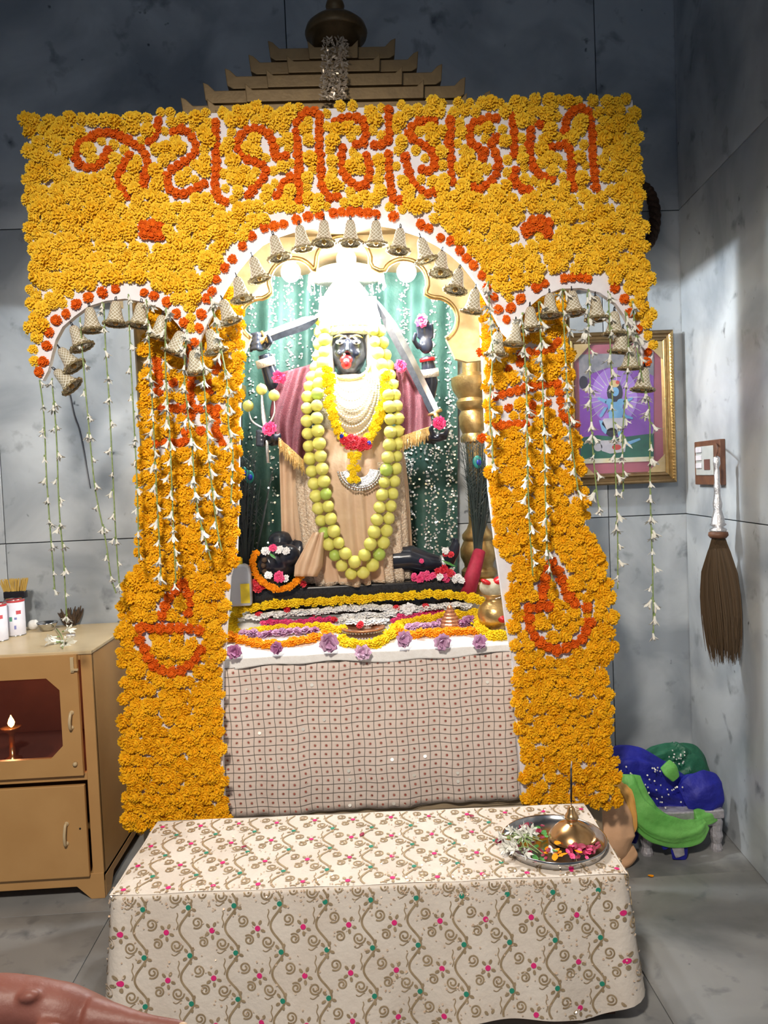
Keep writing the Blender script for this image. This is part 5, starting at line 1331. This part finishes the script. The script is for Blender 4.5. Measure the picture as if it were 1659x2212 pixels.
poly([(1250,766),(1412,760),(1412,812),(1385,800),(1350,792),(1310,795),(1280,806),(1252,842)], 2, 1)
circ(1327,856,50,62,1,2,24)
for i in range(26):
    a = 2*PI*i/26; ca, sa = math.cos(a), math.sin(a); r0, r1 = 30, U(62,78)
    if sa > .75: continue
    poly([(1327+r0*ca-1*sa, 858+r0*sa+1*ca), (1327+r0*ca+1*sa, 858+r0*sa-1*ca), (1327+r1*ca+.3*sa, 858+r1*sa-.3*ca), (1327+r1*ca-.3*sa, 858+r1*sa+.3*ca)], 5, 3)
poly([(1254,946),(1290,940),(1340,945),(1412,936),(1412,986),(1254,994)], 3, 4)
poly([(1254,992),(1412,986),(1412,996),(1254,1002)], 7, 5)
circ(1328,848,17,24,6,5); circ(1329,846,8,10,4,6); circ(1327,829,11,8,9,6)
poly([(1312,870),(1346,866),(1344,905),(1316,906)], 4, 6); circ(1316,868,9,7,4,7); circ(1342,868,9,7,4,7)
for pts in ([(1308,872),(1290,862),(1292,858),(1312,864)], [(1346,866),(1366,858),(1367,862),(1350,873)], [(1312,880),(1302,898),(1298,902),(1294,898),(1305,880)], [(1344,880),(1352,896),(1368,902),(1366,906),(1348,902),(1338,884)]): poly(pts, 4, 7)
poly([(1304,904),(1350,902),(1352,918),(1340,930),(1312,930),(1300,916)], 5, 8)
poly([(1294,908),(1302,908),(1312,932),(1308,938),(1300,930)], 4, 8); poly([(1332,926),(1342,926),(1344,940),(1336,944)], 4, 8); circ(1322,934,12,10,6,8)
circ(1292,966,9,9,5,8); poly([(1296,952),(1330,950),(1352,962),(1350,976),(1318,980),(1300,974)], 5, 8); poly([(1350,956),(1382,946),(1384,950),(1352,964)], 4, 8); circ(1332,966,10,6,8,9); circ(1260,826,9,14,6,9)
circ(1334,826,4,4,8,9)
b.build('print', pm, fr, label='printed picture of a blue figure on purple rays')
b = MB(); cz = .075
for (cx_, cz_, sx, sz) in ((fx0+fw, fz1-fw, 1, -1), (fx1-fw, fz1-fw, -1, -1), (fx1-fw, fz0+fw, -1, 1), (fx0+fw, fz0+fw, 1, 1)):
    b.prism([(cx_-sx*.004, FYp-.0215, cz_-sz*.004), (cx_+sx*cz, FYp-.0215, cz_-sz*.004), (cx_-sx*.004, FYp-.0215, cz_+sz*cz)], (0,.003,0))
b.build('corner_plates', 'gold_pale', fr)
MB().box(fx0+fw-.004, fx1-fw+.004, FYp-.0262, FYp-.025, fz0+fw-.004, fz1-fw+.004).build('glass', 'picture_glass', fr)
# braided coil on the back wall behind the header
cc = (1385, 470); t = thing('rope_coil', 'dark brown braided coil hanging on the wall at the right edge of the header', 'rope', P(1385,540,3.36))
for k in range(3):
    pts = []
    for i in range(120):
        a = 2*PI*i/120; r_ = 1; tw_ = a*9 + k*2*PI/3; q = P(cc[0] + 30*math.cos(a), cc[1] + 66*math.sin(a), 3.355)
        n_ = Vector((math.cos(a), 0, -math.sin(a))); pts.append(q + n_*.013*math.cos(tw_) + Vector((0, .013*math.sin(tw_), 0)))
    MB().tube(pts, .013, 8, closed=True).build('strand', 'rope_brown', t, smooth=True)

# ------------------------------------------------------------------ switchboard and fly whisk on the right wall
a_, c_ = RWHIT(1512,1000), RWHIT(1568,1000); s0, s1 = (a_-RA).dot(RD), (c_-RA).dot(RD); zt, zb_ = RWHIT(1540,951).z, RWHIT(1540,1047).z
sb = thing('switchboard', 'brown wooden switchboard with grey switch plate on the right wall', 'switchboard', WR((s0+s1)/2, zb_, .0))
wrbox(s0, s1, .0, .022, zb_, zt).build('backboard', 'wood_brown', sb, bevel=.003)
ds = s1-s0; dz = zt-zb_
wrbox(s0+ds*.10, s1-ds*.22, .022, .027, zb_+dz*.22, zt-dz*.12).build('switch_plate', 'switch_grey', sb, bevel=.002)
for k in range(3):
    z_ = zt - dz*(.20+.18*k); wrbox(s0+ds*.16, s0+ds*.36, .027, .034, z_-dz*.06, z_+dz*.06).build('switch', 'tin_white', sb, bevel=.002)
wrbox(s0+ds*.46, s0+ds*.68, .027, .030, zb_+dz*.34, zb_+dz*.58).build('socket', 'cabinet_dark', sb, bevel=.002)
def WK(px, py, off=.075): return RWHIT(px, py, off)
top_ = WK(1546, 958)
wk = thing('fly_whisk', 'brown hair fly whisk with silver handle hanging on the right wall', 'fly whisk', WK(1548, 1160))
ax = WK(1548, 1000); z0 = WK(1548,985).z; z1 = WK(1548,1150).z; H_ = z0-z1
pr = [(.004,z0),(.012,z0-.006),(.013,z0-.03),(.008,z0-.045),(.010,z0-.06),(.010,z0-.10),(.014,z0-.115),(.011,z0-.13),(.013,z0-.16),(.018,z0-.18),(.014,z0-.20),(.022,z0-.23),(.024,z0-.25),(.018,z0-.265),(.030,z1+.03),(.032,z1+.012),(.026,z1)]
pr = sorted(set(pr), key=lambda q: -q[1])
MB().lathe(pr, (ax.x, ax.y, 0), 18).build('handle', 'silver', wk, smooth=True)
MB().lathe([(.022,z1+.006),(.034,z1+.002),(.036,z1-.010),(.028,z1-.02)], (ax.x, ax.y, 0), 18).build('collar', 'wood_brown', wk, smooth=True)
MB().tube(spline([(ax.x,ax.y,z0), (ax.x+.004,ax.y,z0+.025), RWHIT(1546,955,0)], 10), .003, 6).build('hanging_loop', 'wood_brown', wk, smooth=True)
b = MB(); zend = WK(1560,1425).z
for k in range(620):
    a = U(0, 6.28); r = math.sqrt(R()); sx = r*math.cos(a); sy = r*math.sin(a)
    side = RD*(-1); ln = U(.82,1.0); spread = .075
    o0 = Vector((ax.x, ax.y, z1-.012)) + side*(-sx)*.020 + RN*sy*.020
    L_ = (z1-zend)*ln*(1.0 - .28*max(0, sx))
    # sx>0 -> left in view (towards the corner): curls out
    dirl = RD*(-1)
    p1 = o0 + dirl*sx*spread*.75 + RN*sy*.045 + Vector((0,0,-L_*.35)); p2 = o0 + dirl*(sx*spread*1.15 - .012) + RN*sy*.05 + Vector((0,0,-L_*.7)); p3 = o0 + dirl*(sx*spread*1.05 - .028) + RN*sy*.038 + Vector((U(-.006,.006),0,-L_))
    b.tube(spline([o0, p1, p2, p3], 7), [.0026,.0030,.0030,.0028,.0024,.0018,.0006], 3)
b.build('hair', 'whisk_hair', wk)['kind'] = 'stuff'

# ------------------------------------------------------------------ stool with saris, and the peach bundle
SYf = 2.87
sl = PZ(1390,1848,0).x; srx = PZ(1567,1845,0).x; stz0, stz1 = .118, .172
st_ = thing('low_stool', 'low silver-covered stool carrying the heap of saris in the corner', 'stool', ((sl+srx)/2, SYf+.16, 0))
MB().box(sl-.03, srx+.004, SYf, SYf+.32, stz0+.018, stz1).build('stool_top', 'stool_foil', st_, bevel=.006)
MB().box(sl-.02, srx-.004, SYf+.008, SYf+.31, stz0-.012, stz0+.018).build('apron', 'stool_foil', st_, bevel=.004)
for x in (sl, srx-.035):
    for y in (SYf+.008, SYf+.26): MB().lathe([(.022,0),(.024,.01),(.018,.03),(.026,.06),(.022,.08),(.026,stz0)], (x+.018, y+.024, 0), 10).build('leg', 'stool_foil', st_, smooth=False)
def fabric(name, pts, radii, matn, ripple=.12, rip_n=7, flat=.6, up=(0,-1,.3), seed=0, n=30, ns=28, disp=.012, parent=None):
    w3 = [P(x, y, Y) for x, y, Y in pts]; path = spline(w3, ns); k = len(radii); rs = []
    for i in range(ns):
        t_ = i/(ns-1)*(k-1); a = min(int(t_), k-2); rs.append(radii[a]+(radii[a+1]-radii[a])*(t_-a))
    b = MB(); base = MB().tube(path, rs, n, flat=flat, up=up)
    for i in range(ns):
        for j in range(n):
            q = base.v[i*n+j]; d = q - path[i]; f_ = 1 + ripple*math.sin(j*2*PI*rip_n/n + seed + i*.22) + ripple*.6*math.sin(j*2*PI*rip_n*2/n + seed*2 + i*.4)
            base.v[i*n+j] = path[i] + d*f_
    o = base.build(name, matn, parent, smooth=True)
    tx = bpy.data.textures.new('folds', 'CLOUDS'); tx.noise_scale = .08; tx.noise_depth = 1
    s_ = o.modifiers.new('sub', 'SUBSURF'); s_.levels = 2; s_.render_levels = 2
    m_ = o.modifiers.new('disp', 'DISPLACE'); m_.texture = tx; m_.strength = disp*1.3; m_.mid_level = .5; m_.texture_coords = 'GLOBAL'
    return o
g_ = thing('dark_green_sari', 'dark green shimmering sari heaped at the back of the stool', 'sari', P(1480,1770,3.08))
fabric('upper_fold', [(1395,1640,3.06),(1430,1632,3.08),(1465,1626,3.08),(1476,1612,3.08)], [.03,.045,.045,.030], 'darkgreen_cloth', seed=1, parent=g_)
fabric('main_fold', [(1440,1670,3.08),(1482,1650,3.09),(1502,1700,3.07),(1522,1765,3.02)], [.06,.080,.070,.045], 'darkgreen_cloth', seed=3, parent=g_)
bs = thing('blue_sari', 'royal blue sari thrown over the stool in the corner', 'sari', P(1450,1770,2.98))
fabric('upper_fold', [(1320,1664,2.95),(1360,1662,2.95),(1420,1690,2.96),(1470,1716,2.97),(1520,1735,2.98)], [.075,.085,.08,.075,.05], 'blue_cloth', .16, 6, .55, seed=2, parent=bs)
fabric('middle_fold', [(1400,1735,2.97),(1450,1745,2.96),(1500,1745,2.96)], [.06,.075,.05], 'blue_cloth', .16, 6, .6, seed=4, parent=bs)
fabric('folded_square', [(1478,1728,2.93),(1500,1718,2.92),(1525,1713,2.92),(1552,1712,2.93)], [.058,.082,.084,.060], 'blue_cloth', .07, 6, .55, seed=6, parent=bs, disp=.010)
fabric('hanging_end', [(1432,1770,2.90),(1440,1800,2.852),(1450,1825,2.848)], [.05,.045,.04], 'blue_cloth', .05, 4, .25, seed=5, parent=bs, disp=.004)
fabric('hanging_border', [(1462,1775,2.89),(1466,1805,2.846),(1468,1840,2.842),(1467,1856,2.842)], [.040,.036,.034,.028], 'blue_cloth', .05, 4, .22, seed=5, parent=bs, disp=.004)
fabric('silver_border', [(1458,1812,2.842),(1464,1830,2.834),(1470,1850,2.834)], [.022,.024,.018], 'stool_foil', .06, 5, .2, seed=6, parent=bs, disp=.004)
b = MB()
for k in range(70):
    x, y = random.choice(((U(1340,1440),U(1645,1720)), (U(1390,1480),U(1690,1765)), (U(1440,1480),U(1620,1650)))); p = P(x, y, 2.88 if y > 1655 else 3.02); disc(b, p, rotm((U(-.4,.4),-1,U(0,.9))), .0035, 6)
b.build('sequins', 'sequin', bs)['kind'] = 'stuff'
fabric('left_end', [(1350,1800,2.93),(1378,1812,2.89)], [.03,.02], 'blue_cloth', .06, 4, .4, seed=9, parent=bs, disp=.004, ns=10)
gs = thing('light_green_sari', 'bright green sari draped in a loop over the front of the stool', 'sari', P(1440,1800,2.86))
fabric('loop', [(1362,1672,2.87),(1366,1706,2.85),(1380,1745,2.84),(1412,1778,2.835),(1462,1797,2.835),(1502,1796,2.84),(1526,1778,2.86)], [.034,.048,.054,.058,.054,.044,.020], 'lime_cloth', .13, 5, .40, seed=1, parent=gs, ns=40)
fabric('tail', [(1500,1768,2.87),(1530,1762,2.88),(1553,1758,2.90)], [.030,.032,.020], 'lime_cloth', .08, 5, .5, seed=7, parent=gs, ns=12, disp=.006)
fabric('patch', [(1436,1650,2.885),(1448,1664,2.875),(1460,1682,2.88)], [.022,.030,.018], 'lime_cloth', .06, 4, .4, seed=8, parent=gs, ns=12, disp=.005)
ph = thing('peach_bundle', 'peach cloth bundle with amber frill on the floor behind the right flower pillar', 'bundle', P(1315,1868,2.86))
fabric('bundle_body', [(1322,1690,2.90),(1314,1740,2.87),(1310,1800,2.84),(1320,1850,2.84)], [.055,.105,.110,.060], 'peach_cloth', .05, 5, .8, seed=2, parent=ph)
fabric('lower_lobe', [(1318,1842,2.84),(1345,1845,2.83),(1372,1836,2.84)], [.045,.048,.022], 'peach_cloth', .05, 4, .8, seed=3, parent=ph, ns=14)
fabric('amber_frill', [(1336,1690,2.86),(1352,1715,2.83),(1362,1750,2.81),(1364,1785,2.81),(1352,1815,2.82)], [.020,.024,.020,.020,.010], 'amber_cloth', .22, 6, .5, seed=3, parent=ph, disp=.006)
fabric('dark_band', [(1335,1828,2.795),(1348,1820,2.79),(1360,1808,2.79)], [.007,.010,.007], 'blue_cloth', .05, 4, .6, seed=3, parent=ph, ns=10, disp=.002)
mc = fabric('maroon_cloth', [(1318,1866,2.84),(1338,1866,2.83),(1356,1862,2.83)], [.022,.026,.010], 'maroon_cloth', .08, 4, .6, seed=4, ns=12, disp=.006)
tag(mc, 'crumpled maroon cloth under the peach bundle', 'cloth')
tag(inst('marigold_petal', PT['marigold_amber'], None, PZ(1406,1893,.004), towards((.1,0,1)), .012), 'single yellow petal on the marble floor near the stool', 'petal')

# ------------------------------------------------------------------ the hand in the foreground
HD = .86
def H(x, y, d=0.0): return P(x, y, HD+d)
per = thing('person', 'bare forearm and hand with white sleeve reaching in at the lower left corner', 'person', H(-60,2330))
b = MB(); hs = HD/F
TOPC = [(-420,2190,78,.05),(-260,2152,76,.03),(-120,2122,72,.01),(-20,2110,64,0),(50,2114,57,0),(100,2123,55,-.002),(140,2131,55,-.002),(190,2152,52,0),(240,2174,44,0),(275,2186,34,-.004)]
b.tube(spline([H(x, y+r, d) for x, y, r, d in TOPC], 40), [TOPC[min(int(i/39*9),8)][2]*(1-(i/39*9-min(int(i/39*9),8))) + TOPC[min(int(i/39*9),8)+1][2]*(i/39*9-min(int(i/39*9),8)) for i in range(40)] and [r*hs for r in [TOPC[min(int(i/39*9),8)][2]*(1-(i/39*9-min(int(i/39*9),8))) + TOPC[min(int(i/39*9),8)+1][2]*(i/39*9-min(int(i/39*9),8)) for i in range(40)]], 20)
b.ell(H(62,2152,-.020), (24*hs,16*hs,13*hs), 12, 8)
b.tube(spline([H(190,2200,-.010), H(250,2207,-.014), H(300,2213,-.020), H(350,2219,-.026), H(404,2222,-.032)], 16), [hs*q for q in (44,42,39,36,33,30,27.5,25,23,21.5,20.5,20,19,17.5,15,10)], 14)   # index
b.tube([H(225,2222,.010), H(300,2240,.004), H(360,2250,-.004), H(420,2256,-.012)], [24*hs,20.5*hs,18*hs,13*hs], 12)
b.tube([H(215,2238,.030), H(285,2262,.026), H(340,2278,.020), H(392,2288,.012)], [23*hs,20*hs,17.5*hs,12.5*hs], 12)
b.tube([H(195,2248,.046), H(255,2276,.044), H(296,2292,.040), H(334,2304,.034)], [21*hs,17.5*hs,15.5*hs,11*hs], 12)
b.tube([H(85,2222,-.030), H(140,2250,-.046), H(200,2268,-.056), H(250,2274,-.060)], [26*hs,24*hs,20*hs,15*hs], 12)      # thumb
arm = b.build('arm', 'skin', per, smooth=True); remesh(arm, .0028, 10)
b = MB()
path = spline([H(-470,2290,.05), H(-260,2244,.03), H(-110,2232,.01), H(14,2240,0)], 24); b.tube(path, [(96+6*math.sin(i*1.3)-i*.9)*hs for i in range(24)], 22)
sl_ = b.build('sleeve', 'sleeve_white', per, smooth=True)
for e_, (x, y, d) in enumerate(((396,2214,-.038),(418,2248,-.016),(390,2280,.008))):
    MB().ell(H(x, y, d), (10*hs,7*hs,5*hs), 10, 6, Matrix.Rotation(.2, 3, 'Y')).build('fingernail', 'peach_silk', per, smooth=True)
